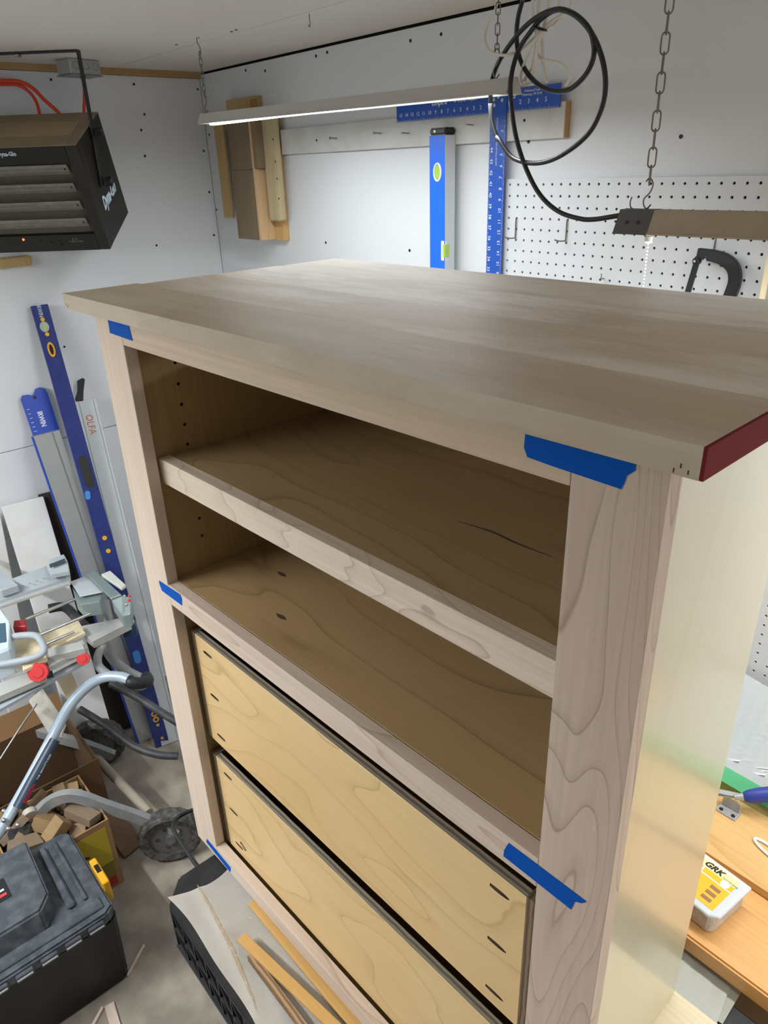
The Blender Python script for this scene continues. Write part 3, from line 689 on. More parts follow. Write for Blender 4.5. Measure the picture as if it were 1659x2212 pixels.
wbx(((460, 262), (503, 471)), -.032, -.0225, PINE[0], 'batten')
wbx(((488, 250), (558, 364)), -.085, -.0005, PINE[1], 'center_board', 'upper board of the wall rack, front shade put into its brown')
a = at(503, 367, 1, -.085); c = at(561, 519, 1, -.085)
fin(box(B(), a.x-.012, c.x, -.085, -.0005, c.z, a.z-.0015), PINE[1], 'center_board', hb, world=True, bevel=.001)
fin(box(B(), a.x-.008, c.x-.014, -.0835, -.02, a.z-.0013, a.z+.0002), DARKGAP, 'joint_shade', hb, world=True)  # dark strip colors in the shade of the gap between the boards
a2 = at(553, 262, 1, -.0855)
fin(box(B(), c.x+.0005, c.x+.012, -.0855, -.024, c.z-.001, a2.z), PINE[2], 'batten', hb, world=True, bevel=.0008)
a = at(575, 245, 1, -.055); e = at(604, 478, 1, -.055)
fin(box(B(), e.x-.085, e.x-.028, -.0235, -.0006, c.z-.004, a.z-.02), PINE[4], 'batten', hb, world=True, bevel=.001)
fin(box(B(), e.x-.062, e.x, -.055, -.0240, e.z, a.z), PINE[3], 'batten', hb, world=True, bevel=.0035, seg=2, label='pale batten with small screw holes')
for vv in (301, 349, 386, 429):
    p = at(590+(vv-301)*.1, vv, 1, -.0551); b = B(); cyl(b, p, p+Vector((0, -.0008, 0)), .003, 8); fin(b, SCREWM, 'screw', hb, world=True)

# pegboard: every hole is cut
pg = thing('pegboard', 'white perforated hardboard panel covering the back wall above the workbench', 'pegboard', (2.1, 0, .95))
X0, Z0, PT = 1.4965, 2.0595, .0254
def pegmesh(x0, x1, z0, z1, y0, y1):
    b = B(); r = .0031
    nx = int(round((x1-x0)/PT)); nz = int(round((z1-z0)/PT)); vc = {}
    def V(x, y, z):
        k = (round(x*1e5), round(y*1e5), round(z*1e5))
        if k not in vc: vc[k] = b.verts.new((x, y, z))
        return vc[k]
    for i in range(nx):
        for j in range(nz):
            cx, cz = x0+(i+.5)*PT, z0+(j+.5)*PT; h = PT/2
            sq = [(cx+h*a, cz+h*c) for a, c in ((1, 0), (1, 1), (0, 1), (-1, 1), (-1, 0), (-1, -1), (0, -1), (1, -1))]
            ci = [(cx+r*math.cos(PI*k/4), cz+r*math.sin(PI*k/4)) for k in range(8)]
            for k in range(8):
                k2 = (k+1) % 8
                b.faces.new((V(sq[k][0], y0, sq[k][1]), V(sq[k2][0], y0, sq[k2][1]), V(ci[k2][0], y0, ci[k2][1]), V(ci[k][0], y0, ci[k][1])))
                b.faces.new((V(ci[k][0], y0, ci[k][1]), V(ci[k2][0], y0, ci[k2][1]), V(ci[k2][0], y1, ci[k2][1]), V(ci[k][0], y1, ci[k][1])))
    ax0, ax1, az0, az1 = x0, x0+nx*PT, z0, z0+nz*PT
    for q in (((ax0, az0), (ax1, az0)), ((ax1, az0), (ax1, az1)), ((ax1, az1), (ax0, az1)), ((ax0, az1), (ax0, az0))):
        (a, c), (d, e) = q; b.faces.new([b.verts.new(t) for t in ((a, y0, c), (d, y0, e), (d, y1, e), (a, y1, c))])
    return b
b = pegmesh(X0-PT/2, X0-PT/2+47*PT, Z0+PT/2-44*PT, Z0+PT/2, -.0125, -.008)
fin(b, PEG, 'perforated_panel', pg, world=True)
b = box(B(), X0-.008, X0+46.4*PT, -.0008, -.0003, Z0-43.4*PT, Z0+.008); fin(b, GAPD, 'hole_shade_sheet', pg, world=True)  # dark sheet stands in for the shaded wall seen through the holes
for xx in (X0-.0127, X0+46.5*PT-.016):
    fin(box(B(), xx+.0005, xx+.0045, -.0079, -.0010, Z0-43.4*PT, Z0+.012), PEG, 'spacer_strip', pg, world=True)
fin(box(B(), X0-.012, X0+46.4*PT, -.0079, -.0010, Z0+.0065, Z0+.0125), PEG, 'spacer_strip', pg, world=True)
def peghook(u, v, lab):
    p = at(u, v, 1, -.0125); x = X0+round((p.x-X0)/PT)*PT; z = Z0+round((p.z-Z0)/PT)*PT
    P = [(x, -.006, z+.0254), (x, -.014, z+.0254), (x, -.0155, z+.018), (x, -.0155, z-.018), (x-.001, -.0175, z-.0205), (x-.004, -.034, z-.020), (x-.006, -.050, z-.016)]
    b = B(); tube(b, smoothpts(P, 4), .0016, 8); tag(fin(b, CHAINM, 'peg_hook', smooth=True), lab, 'hook', 'empty hooks on the pegboard')
peghook(1122, 485, 'empty L-shaped wire hook on the pegboard, left one under the cable')
peghook(1233, 490, 'empty L-shaped wire hook on the pegboard, right one under the cable')
p = at(1300, 606, 1, -.02); b = B(); tube(b, smoothpts([p+Vector((.0, .008, .004)), p+Vector((0, -.004, .004)), p+Vector((.002, -.006, .012)), p+Vector((.0, -.006, .016))], 3), .0014, 6)
tag(fin(b, ZINC, 'peg_hook', smooth=True), 'tiny short peg hook just above the back edge of the cabinet top', 'hook')
# hacksaw hanging
hy = -.036
def hp_(l): return [(1440+a/6.913, 360+c_/6.913) for a, c_ in l]
hs = thing('hacksaw', 'black hacksaw hanging on the pegboard below the tan shop light', 'saw', at(1540, 640, 1, hy))
cl = hp_([(470, 1290), (560, 1305), (700, 1330), (830, 1370), (930, 1430), (1000, 1520), (1025, 1640), (1010, 1760), (975, 1860), (940, 1950), (900, 2060), (850, 2180)])
P = smoothpts([at(u, v, 1, hy) for u, v in cl], 4)
SQ[0] = .55; b = B(); tube(b, P, .0098, ry='sq', up=(0, 0, 1) if False else None); SQ[0] = 1.0
b.free(); b = B()
rg = []
for i, q in enumerate(P):
    t = (P[min(i+1, len(P)-1)]-P[max(i-1, 0)]).normalized(); nn = Vector((0, 1, 0)); s = t.cross(nn).normalized()
    wq = .0098+.0022*min(1, i/14)
    rg.append([b.verts.new(q+s*wq*a+nn*.006*c_) for a, c_ in ((1, -1), (-1, -1), (-1, 1), (1, 1))])
for i in range(len(rg)-1):
    for k in range(4): b.faces.new((rg[i][k], rg[i][(k+1) % 4], rg[i+1][(k+1) % 4], rg[i+1][k]))
b.faces.new(rg[0][::-1]); b.faces.new(rg[-1])
fin(b, plain('black_saw_frame', '#15181b', .4, var=.1), 'frame', hs, world=True, bevel=.0015)
A = at(*hp_([(455, 1410)])[0], 1, hy-.004); E = at(*hp_([(220, 2200)])[0], 1, hy-.004)
Mx, Ln = frame(A+(A-E).normalized()*.008, E, (0, 1, 0)); b = box(B(), -.002, .002, -.0058, .0058, 0, Ln, Mx); fin(b, plain('black_blade', '#1b2224', .4), 'blade', hs, world=True)
b = B(); cyl(b, A+Vector((0, -.005, 0)), A+Vector((0, .004, 0)), .0078, 16); k_ = fin(b, BLACK, 'blade_mount', hs, world=True)
b = B(); cyl(b, A+Vector((-.002, -.0075, 0)), A+Vector((-.002, -.005, 0)), .0026, 12); fin(b, STEEL, 'blade_pin', k_, world=True)
b = B(); q = at(*hp_([(605, 1385)])[0], 1, hy); cyl(b, q+Vector((0, -.009, 0)), q+Vector((0, .0, 0)), .0026, 10); fin(b, STEEL, 'rivet', hs, world=True)
HN = Vector(P[-1]); b = B(); tube(b, smoothpts([HN, HN+Vector((-.02, 0, -.03)), HN+Vector((-.05, 0, -.05)), HN+Vector((-.09, 0, -.05))], 4), .011, 10); fin(b, BLACK, 'handle', hs, world=True, smooth=True)
b = B(); q = at(1542, 545, 1, -.012); tube(b, [q+Vector((0, 0, .03)), q+Vector((0, -.003, .0)), q+Vector((0, -.03, -.006))], .0016, 8)
tag(fin(b, CHAINM, 'peg_hook', smooth=True), 'straight wire hook carrying the hacksaw on the pegboard', 'hook')
# upright board at the right of the pegboard
a = at(1655, 560, 1, -.10)
ub = thing('upright_board', 'grey painted upright board with bare wood front edge fixed against the pegboard at far right', 'board', (a.x+.006, -.05, 1.62))
fin(box(B(), a.x, a.x+.0115, -.100, -.0130, 1.62, 2.075), [plain('grey_board_side', '#8f9184', .6, var=.12, vs=30)], 'panel', ub, world=True, bevel=.0006)
fin(box(B(), a.x+.0005, a.x+.011, -.1012, -.1002, 1.62, 2.075), PINE[3], 'edge_strip', ub, world=True)

# ------------------------------------------------------------------ workbench on the right
wbk = thing('workbench', 'orange varnished workbench along the back wall, right of the cabinet', 'workbench', (2.8, -.33, 0))
BEN = wood('varnished_pine_bench', '#dfa968', '#b87838', 0, across=9, K=5, ls=.35, along=.8, blotch='#dba55c', rough=.35, spec=.5)
fin(box(B(), 1.95, 4.0, -.643, -.014, .862, .900), BEN, 'worktop', wbk, world=True, bevel=.004, seg=2)
for x in (2.02, 3.9):
    for y in (-.55, -.06): fin(box(B(), x-.045, x+.045, y-.04, y+.04, 0, .8618), STUD, 'leg', wbk, world=True, bevel=.003)
fin(box(B(), 1.98, 3.95, -.60, -.585, .76, .8618), STUD, 'apron', wbk, world=True)
PB = wood('pine_ply_board', '#d9ae70', '#b27f3d', 0, across=6, K=5, ls=.35, along=.9, blotch='#e4c088', rough=.45)
tag(fin(box(B(), 2.12, 3.3, -.475, -.07, .9003, .918), PB, 'plywood_board', bevel=.0008), 'yellow plywood board lying on the orange workbench under the clamp', 'board')
# screw tub
g = thing('screw_tub', 'clear plastic tub of screws with yellow label on the orange workbench edge', 'container', (2.452, -.562, .9001), -.09)
CLEAR = plain('cloudy_clear_plastic', '#f0f3f5', .2, var=.03); CLEAR.node_tree.nodes['Principled BSDF'].inputs['Transmission Weight'].default_value = .35
TUB = plain('printed_screws_visible', '#c9bfb4', .5, var=.3, vs=120)
b = B(); prism(b, [(-.058, -.048), (.048, -.048), (.055, -.040), (.058, .048), (-.058, .048)], (0, 0, 0), (1, 0, 0), (0, 1, 0), (0, 0, 1), .041); fin(b, TUB, 'tub', g, bevel=.003)
b = B(); prism(b, [(-.064, -.054), (.046, -.054), (.062, -.042), (.064, .054), (-.064, .054)], (0, 0, .0412), (1, 0, 0), (0, 1, 0), (0, 0, 1), .008); lid = fin(b, CLEAR, 'lid', g, bevel=.002)
LBY = plain('yellow_label', '#f0b41c', .4, var=.03); LBG = plain('pale_label', '#e9dba0', .4)
lb = fin(box(B(), -.056, .047, -.041, .045, .0494, .0497), LBY, 'paper_label', g, label='yellow printed label')
fin(box(B(), -.056, .047, .027, .045, .0497, .0499), LBG, 'label_band', lb)
fin(box(B(), -.056, .047, .012, .0145, .0497, .0499), WHITE, 'label_band', lb)
Mg = WM[g.name]
text('GRK', .017, Mg @ mat4((1, 0, 0), (0, 1, 0), (0, 0, 1), (.002, .036, .0500)), BLACK, 'lettering', lb, shear=.3, bold=.0006)
text('FASTENERS', .0055, Mg @ mat4((1, 0, 0), (0, 1, 0), (0, 0, 1), (.036, .031, .0500)), plain('green_print', '#6f9a3a', .5), 'lettering', lb)
text('Trim\nHead', .009, Mg @ mat4((1, 0, 0), (0, 1, 0), (0, 0, 1), (-.030, -.010, .0500)), BLACK, 'lettering', lb, shear=.2)
fin(box(B(), -.0115, -.0085, -.034, .028, .0499, .0505), WHITE, 'screw_picture', lb)
b = B(); cyl(b, (.032, .022, .0497), (.032, .022, .0501), .008, 18); fin(b, WHITE, 'seal_print', lb)
for k in range(3): fin(box(B(), .018, .036, -.004-.014*k, .004-.014*k, .0497, .0500), plain('brown_print_%d' % k, '#9a6a4a', .5), 'seal_print', lb)
# toggle clamp
tc0 = at(1572, 1755, 2, .9185)
CLS = plain('clamp_steel', '#b4b6b7', .35, metal=.35, var=.1, vs=60)
tcl = thing('toggle_clamp', 'steel toggle clamp with blue rubber handle on the plywood board', 'clamp', tc0)
def lb2(u, v, z): return at(u, v, 2, z)
b = B(); a = lb2(1550, 1755, .9182); c = lb2(1594, 1760, .9182)
fin(box(B(), tc0.x-.020, tc0.x+.020, tc0.y-.012, tc0.y+.014, .9182, .9212), CLS, 'base_plate', tcl, world=True, bevel=.001)
fin(box(B(), tc0.x-.018, tc0.x+.018, tc0.y+.010, tc0.y+.0135, .9213, .945), CLS, 'bracket', tcl, world=True, bevel=.001)
for s in (-.012, .012):
    b = B(); cyl(b, (tc0.x+s, tc0.y-.004, .9213), (tc0.x+s, tc0.y-.004, .9225), .004, 10); fin(b, SCREWM, 'mounting_hole', tcl, world=True)
for dz in (.944, .951):
    b = B(); A = Vector((tc0.x-.03, tc0.y+.004, dz)); E = lb2(1612, 1722, .952); Mx, Ln = frame(A, E, (0, 0, 1)); box(b, -.0015, .0015, -.006, .006, 0, Ln, Mx); fin(b, CLS, 'arm', tcl, world=True, bevel=.0006)
hA = lb2(1604, 1722, .956); hB = lb2(1720, 1708, .985)
b = B(); P = [hA.lerp(hB, t) for t in (0, .05, .12, .3, .6, .9, 1)]; tube(b, P, [.007, .010, .0125, .0145, .014, .012, .007], 14, ry=None); fin(b, plain('blue_rubber', '#2f3f94', .45), 'handle', tcl, world=True, smooth=True)
b = B(); cyl(b, lb2(1586, 1722, .953), hA.lerp(hB, .05), .005, 12, .0085); fin(b, CLS, 'ferrule', tcl, world=True, smooth=True)
# white ring
c0 = at(1668, 1842, 2, .921); b = B()
P = [c0+Vector((.036*math.cos(a)*1.0, .0105*math.sin(a)-.2*.036*math.cos(a), 0)) for a in [2*PI*i/28 for i in range(28)]]
tube(b, P, .0030, 8, closed=True); tag(fin(b, WHITE, 'plastic_loop', smooth=True), 'flat white plastic loop on the yellow plywood board, at the right border', 'loop')
# paper pad with green tape
pd = thing('paper_pad', 'curling white paper pad with green tape along its front edge behind the clamp', 'paper', (2.42, -.15, .9183))
def padfn(s, t):
    a = at(1562, 1650, 2, .948); x0 = a.x-.16; x = x0+s*.64; y = -.282+t*.252
    z = .9500+.052*t**1.6+.010*math.exp(-((s-.03)/.10)**2)*t**4*0+.022*t**5*math.exp(-((s-.05)/.16)**2)
    return Vector((x-.03*t, y, z))
PAPER = plain('white_paper', '#e6ebea', .6, var=.02)
b = B(); grid(b, 24, 16, padfn, .004); fin(b, PAPER, 'sheets', pd, world=True, smooth=True)
b = B(); a = padfn(0, 0)
def gfn(s, t): q = padfn(s, 0); return Vector((q.x+.012*t, -.2800-.030*t, q.z+.0050-.0135*t+.001*math.sin(s*9)))
grid(b, 24, 4, gfn, .0008); fin(b, plain('green_tape', '#6fdc9c', .5), 'tape_edge', pd, world=True, smooth=True, label='green tape edge')
b = B(); box(b, a.x+.02, a.x+.62, -.262, -.075, .9183, .9450); fin(b, plain('dark_wood_block', '#5a4433', .6), 'backing_block', pd, world=True)

# ------------------------------------------------------------------ heater on its ceiling bracket
ty_ = math.radians(42); av = Vector((-math.sin(ty_), -math.cos(ty_), 0)); nv = Vector((math.cos(ty_), -math.sin(ty_), 0))
P0 = Vector((.353, -.582, 0)); ptc = math.radians(22.8)
Bk = P0+nv*-.213+Vector((0, 0, 1.996))          # back bottom right corner
FW = nv*math.cos(ptc)-Vector((0, 0, 1))*math.sin(ptc); UP = nv*math.sin(ptc)+Vector((0, 0, 1))*math.cos(ptc)
Hh, Hd, Hw = .317, .246, .40
ht = thing('garage_heater', 'black louvered electric heater tilted down on a ceiling bracket', 'heater', P0+av*.2+Vector((0, 0, 1.9)))
HM = mat4(av, FW, UP, Bk)          # x left along the face, y forward, z up
def hbx(x0, x1, y0, y1, z0, z1, mat, name, par=None, bev=.0, label=None): return fin(box(B(), x0, x1, y0, y1, z0, z1, HM), mat, name, par or ht, world=True, bevel=bev, label=label)
HBLK = plain('black_powder_coat', '#1a1714', .45, var=.15, dust='#2c2722', dustamt=.3)
HTOP = plain('dusty_heater_top', '#8a7a62', .7, var=.1, vs=9, dust='#98876d', dustamt=.6)
hbx(0, Hw, 0, Hd-.03, 0, Hh-.001, HBLK, 'case', bev=.002)
hbx(.0, Hw, .0, Hd, Hh-.0008, Hh+.0008, HTOP, 'top_panel', label='dusty brown top of the heater')
hbx(.035, Hw, .07, .175, Hh+.0009, Hh+.0016, plain('raised_dusty_panel', '#a08c6c', .7), 'raised_panel')
hbx(0, .034, Hd-.0298, Hd, 0, Hh-.001, HBLK, 'bezel', bev=.001)
hbx(.0345, Hw, Hd-.0298, Hd, 0, .052, BLACK, 'control_panel')
hbx(.0345, Hw, Hd-.0298, Hd, Hh-.052, Hh-.001, BLACK, 'bezel')
GR = plain('grille_fin', '#8b867c', .5, metal=.1)
b = B()
for k in range(110): box(b, .036+k*.0033, .0370+k*.0033, Hd-.0295, Hd-.014, .053, Hh-.053, HM)
o = fin(b, GR, 'grille_fins', ht, world=True); o['kind'] = 'stuff'
hbx(.035, Hw, Hd-.0299, Hd-.0296, .052, Hh-.052, SCREWM, 'grille_back')
LOU = plain('dusty_louver', '#86827c', .5, metal=.15, var=.12, vs=18, dust='#a39e96', dustamt=.4)
for k in range(4):
    z = .088+k*.0535
    Ml = HM @ Matrix.Translation((0, Hd-.006, z)) @ Matrix.Rotation(math.radians(-30), 4, 'X')
    l = fin(box(B(), .045, Hw, -.002, .002, -.0195, .0195, Ml), LOU, 'louver', ht, world=True, bevel=.001)
    fin(box(B(), .045, Hw, .0021, .0045, -.010, -.0085, Ml), LOU, 'louver_crease', l, world=True); fin(box(B(), .045, Hw, .0021, .0045, .006, .0075, Ml), LOU, 'louver_crease', l, world=True)
    fin(box(B(), .052, .056, .0021, .006, .004, .008, Ml), SCREWM, 'louver_pin', l, world=True)
# lettering
LET = plain('white_logo', '#c8dbe8', .5)
text('Dyna-Glo', .0165, HM @ mat4((-1, 0, 0), (0, 0, 1), (0, 1, 0), (.206, Hd+.0006, Hh-.018)), LET, 'lettering', ht, bold=.0005, sx=.85)
text('Dyna-Glo', .052, HM @ mat4((0, -1, 0), (0, 0, 1), (-1, 0, 0), (-.0006, .118, .115)), LET, 'lettering', ht, bold=.0022, sx=.68, shear=.25)
LETM = plain('grey_print', '#77756f', .6)
text('8. 12.\nHI ECO LOW', .008, HM @ mat4((-1, 0, 0), (0, 0, 1), (0, 1, 0), (.10, Hd+.0004, .034)), LETM, 'lettering', ht)
for k, (x, z) in enumerate(((.18, .028), (.15, .020), (.152, .033), (.125, .028), (.212, .036))):
    b = B(); p = HM @ Vector((x, Hd, z)); cyl(b, p, p+FW*.003, .0035, 10); fin(b, HBLK if k else HBLK, 'button', ht, world=True)
b = B(); p = HM @ Vector((.262, Hd, .042)); cyl(b, p, p+FW*.002, .0034, 12); fin(b, emis('red_led', '#ff4a1c', 6), 'indicator_lamp', ht, world=True, label='glowing red indicator')
# bracket
def bar(pts, wx, tz, mat, name):
    pass
bk = []
zc = H-.004
A = P0+Vector((0, 0, zc)); A2 = P0+Vector((0, 0, 2.082))
BRK = BLACK
Mx, Ln = frame(P0+av*-.006+Vector((0, 0, 2.080)), P0+av*-.006+Vector((0, 0, H-.0005)), nv); fin(box(B(), -.0125, .0125, -.002, .002, 0, Ln, Mx), BRK, 'bracket_arm', ht, world=True, bevel=.0008)
Mx, Ln = frame(P0+av*-.006+Vector((0, 0, H-.003)), P0+av*.42+Vector((0, 0, H-.003)), nv); fin(box(B(), -.0125, .0125, -.002, .002, 0, Ln, Mx), BRK, 'bracket_bar', ht, world=True, bevel=.0008)
Mx, Ln = frame(P0+av*.406+Vector((0, 0, 2.080)), P0+av*.406+Vector((0, 0, H-.0005)), nv); fin(box(B(), -.0125, .0125, -.002, .002, 0, Ln, Mx), BRK, 'bracket_arm', ht, world=True, bevel=.0008)
for (u, v) in ((208, 285), (230, 392)):
    k = hit(u, v, P0-av*.008, av); r = .013 if v > 300 else .010
    b = B(); n = 16
    pts = [((r*(1.12 if i % 4 < 2 else .82))*math.cos(2*PI*i/n), (r*(1.12 if i % 4 < 2 else .82))*math.sin(2*PI*i/n)) for i in range(n)]
    prism(b, pts, k, nv, (0, 0, 1), -av, .018); fin(b, plain('worn_black_knob', '#2c2b2a', .35), 'clamp_knob', ht, world=True, bevel=.001)
k = P0+av*.17+Vector((0, 0, H-.006)); b = B(); cyl(b, k, k-Vector((0, 0, .006)), .010, 6); fin(b, ZINC, 'bolt', ht, world=True)
# orange-red cable
ORC = plain('orange_red_cable', '#e2482a', .45, var=.05)
cb1 = [(-40, 170, .05), (0, 174, .05), (40, 176, .05), (70, 190, .06), (95, 215, .10), (125, 242, .16), (140, 262, .2)]
P = [at(u, v, 0, x) for u, v, x in cb1]; b = B(); tube(b, smoothpts(P, 5), .0058, 10)
tag(fin(b, ORC, 'heater_cable', smooth=True), 'orange-red cable arching to the heater top, upper right branch', 'cable')
P = [at(u, v, 0, x) for u, v, x in [(-40, 182, .03), (0, 182, .035), (40, 184, .04), (66, 202, .06), (80, 225, .09), (86, 250, .14)]]; b = B(); tube(b, smoothpts(P, 5), .005, 10)
tag(fin(b, ORC, 'heater_cable', smooth=True), 'orange-red cable bending down behind the heater, lower left branch', 'cable')
P = [at(u, v, 0, .09) for u, v in [(181, 165), (182, 200), (182, 250), (188, 300)]]; b = B(); tube(b, smoothpts(P, 5), .0048, 10)
tag(fin(b, ORC, 'heater_cable', smooth=True), 'orange-red cable dropping from the metal junction box behind the black arm', 'cable')
# junction box
jb = thing('junction_box', 'galvanised metal junction box on the ceiling behind the black heater bracket', 'electrical box', (.17, -.5, 2.38))
ja, jc = at(147, 124, 2, H), at(214, 130, 2, H)
jx = (jc-ja); jL = .125; jX = Vector((jx.x, jx.y, 0)).normalized(); jY = Vector((-jX.y, jX.x, 0))
JM = mat4(jX, jY, (0, 0, 1), Vector((ja.x, ja.y, H-.0425)))
jL = Vector((jx.x, jx.y, 0)).length
JZ = plain('galvanised_box', '#a9abaa', .45, metal=.35, var=.12, vs=40)
fin(box(B(), 0, jL, 0, .075, 0, .042, JM), JZ, 'box', jb, world=True, bevel=.002)
for k in range(3):
    p = JM @ Vector((jL*(.2+.32*k), -.0002, .024)); b = B(); tube(b, [p+jX*.010*math.cos(a)+Vector((0, 0, .010*math.sin(a))) for a in [2*PI*i/20 for i in range(20)]], .0006, 5, closed=True); fin(b, ZINC, 'knockout', jb, world=True)
fin(box(B(), -.003, jL+.003, -.004, .078, -.0022, -.0002, JM), ZINC, 'cover_plate', jb, world=True)
p = JM @ Vector((jL*.42, .01, -.002)); b = B(); cyl(b, p, p-Vector((0, 0, .008)), .008, 12); fin(b, BLACKP, 'cable_clamp', jb, world=True)
# wood cleat below heater
a = at(66, 552, 0, .03); c = at(66, 574, 0, .03)
tag(fin(box(B(), .0003, .0300, a.y-.45, a.y, c.z, a.z), PINE[0], 'wood_cleat', bevel=.003, seg=2), 'bare pine cleat on the left wall below the heater', 'board')

# ------------------------------------------------------------------ long tools leaning on the left wall
def leaner(name, label, cat, topL, topR, botL, botR, xt, zb, th, mat, pname='body', group=None):
    """four pixels of the front face: top on the plane x=xt, bottom on the floor height zb"""
    a, b_ = at(*topL, 0, xt), at(*topR, 0, xt); c, d = at(*botL, 2, zb), at(*botR, 2, zb)
    A = (c+d)/2; E = (a+b_)/2; wd = ((b_-a).length+(d-c).length)/2
    side = ((b_-a).normalized()+(d-c).normalized()); Mx, Ln = frame(A, E, side)
    t = thing(name, label, cat, A, group=group)
    # wanted: y axis of Mx pointing away from the viewer
    s = 1 if (Mx.to_3x3() @ Vector((0, 1, 0))).dot(CAM-A) < 0 else -1
    y0, y1 = (0, th) if s > 0 else (-th, 0)
    fin(box(B(), -wd/2, wd/2, y0, y1, 0, Ln, Mx), mat, pname, t, world=True, bevel=.0015)
    fn = (Mx.to_3x3() @ Vector((0, -s, 0)))
    return t, Mx, Ln, wd, s, fn
def on(u, v, A, fn, lift=.001): return hit(u, v, Vector(A)+fn*lift, fn)
# navy level
t, Mx, Ln, wd, s, fn = leaner('spirit_level', 'long navy blue spirit level with yellow vials leaning on the left wall', 'level', (66, 661), (103, 657), (337, 1614), (367, 1608), .035, .002, .026, NAVY)
A0 = Mx.translation; ax = Mx.to_3x3() @ Vector((0, 0, 1)); sx_ = Mx.to_3x3() @ Vector((1, 0, 0))
def disc(u, v, rx, rz, mat, name, par, A0, fn, sx_, ax, h=.0015):
    c = on(u, v, A0, fn, .0004); b = B(); n = 18; prism(b, [(rx*math.cos(2*PI*i/n), rz*math.sin(2*PI*i/n)) for i in range(n)], c, sx_, ax, fn, h); return fin(b, mat, name, par, world=True)
disc(92, 690, .007, .007, YEL, 'bolt', t, A0, fn, sx_, ax); v_ = disc(96, 706, .015, .018, ALU, 'vial_window', t, A0, fn, sx_, ax); disc(97, 706, .004, .014, LIME, 'vial', v_, A0, fn, sx_, ax, .003)
disc(102, 722, .007, .007, YEL, 'bolt', t, A0, fn, sx_, ax)
v_ = disc(111, 755, .012, .026, YEL, 'vial_window', t, A0, fn, sx_, ax); disc(111, 755, .006, .018, BLACK, 'vial', v_, A0, fn, sx_, ax, .003)
text('IRWIN', .020, mat4(-ax, sx_, fn, on(86, 672, A0, fn, .0006)), CHALK, 'lettering', t, sx=.7)
def slot(u0, v0, u1, v1, r, mat, name, par, A0, fn, sx_, ax, h=.0014):
    a = on(u0, v0, A0, fn, .0004); c = on(u1, v1, A0, fn, .0004); X = (c-a).normalized(); Y = fn.cross(X); L_ = (c-a).length
    pts = [(-r*math.cos(a_), r*math.sin(a_)) if False else (r*math.cos(a_), r*math.sin(a_)) for a_ in [PI/2+PI*i/8 for i in range(9)]]+[(L_+r*math.cos(a_), r*math.sin(a_)) for a_ in [-PI/2+PI*i/8 for i in range(9)]]
    b = B(); prism(b, pts, a, X, Y, fn, h); return fin(b, mat, name, par, world=True)
slot(179, 993, 195, 1045, .015, plain('dark_slot', '#2b2a28', .8), 'hand_slot', t, A0, fn, sx_, ax)
slot(189, 1065, 190, 1074, .009, plain('blue_scuff', '#3f86cf', .6), 'tape_patch', t, A0, fn, sx_, ax)
disc(226, 1162, .0085, .0085, YEL, 'bolt', t, A0, fn, sx_, ax); disc(234, 1190, .0085, .0085, YEL, 'bolt', t, A0, fn, sx_, ax)
slot(294, 1412, 298, 1426, .013, plain('blue_patch', '#3b7fc8', .6), 'tape_patch', t, A0, fn, sx_, ax)
for (u, v) in ((333, 1542), (337, 1554)):
    disc(u, v, .012, .012, YEL, 'vial_window', t, A0, fn, sx_, ax); disc(u, v, .006, .006, NAVY, 'vial', t, A0, fn, sx_, ax, .002)
disc(341, 1566, .006, .006, YEL, 'bolt', t, A0, fn, sx_, ax); disc(350, 1594, .006, .006, YEL, 'bolt', t, A0, fn, sx_, ax)
# silver rule with orange print
t, Mx, Ln, wd, s, fn = leaner('ruler', 'pale aluminium cutting rule with orange letters leaning beside the navy level', 'ruler', (163, 868), (203, 860), (347, 1610), (392, 1600), .05, .002, .012, ALUW)
A0 = Mx.translation; ax = Mx.to_3x3() @ Vector((0, 0, 1)); sx_ = Mx.to_3x3() @ Vector((1, 0, 0))
text('OLFA', .036, mat4(-ax, sx_, fn, on(196, 917, A0, fn, .0006)), plain('orange_print', '#dc7a52', .5), 'lettering', t, sx=.85)
for k in (-.30, .38):
    b = box(B(), wd*k-.0008, wd*k+.0008, -s*.0008 if s > 0 else 0, 0 if s > 0 else .0008, .01, Ln-.002, Mx); fin(b, plain('rule_groove', '#7d868c', .5), 'groove', t, world=True)
b = B(); q = at(172, 868, 0, .045); P = [q, at(170, 858, 0, .05), at(177, 840, 0, .06), at(185, 820, 0, .065), at(189, 816, 0, .065)]
prism(b, [(0, 0), (.026, -.002), (.034, .03), (.05, .075), (.044, .082), (.022, .074), (.016, .035), (0, .012)], at(164, 868, 0, .045), sx_, ax, -fn, .012); fin(b, BLACKP, 'handle', t, world=True, bevel=.002)
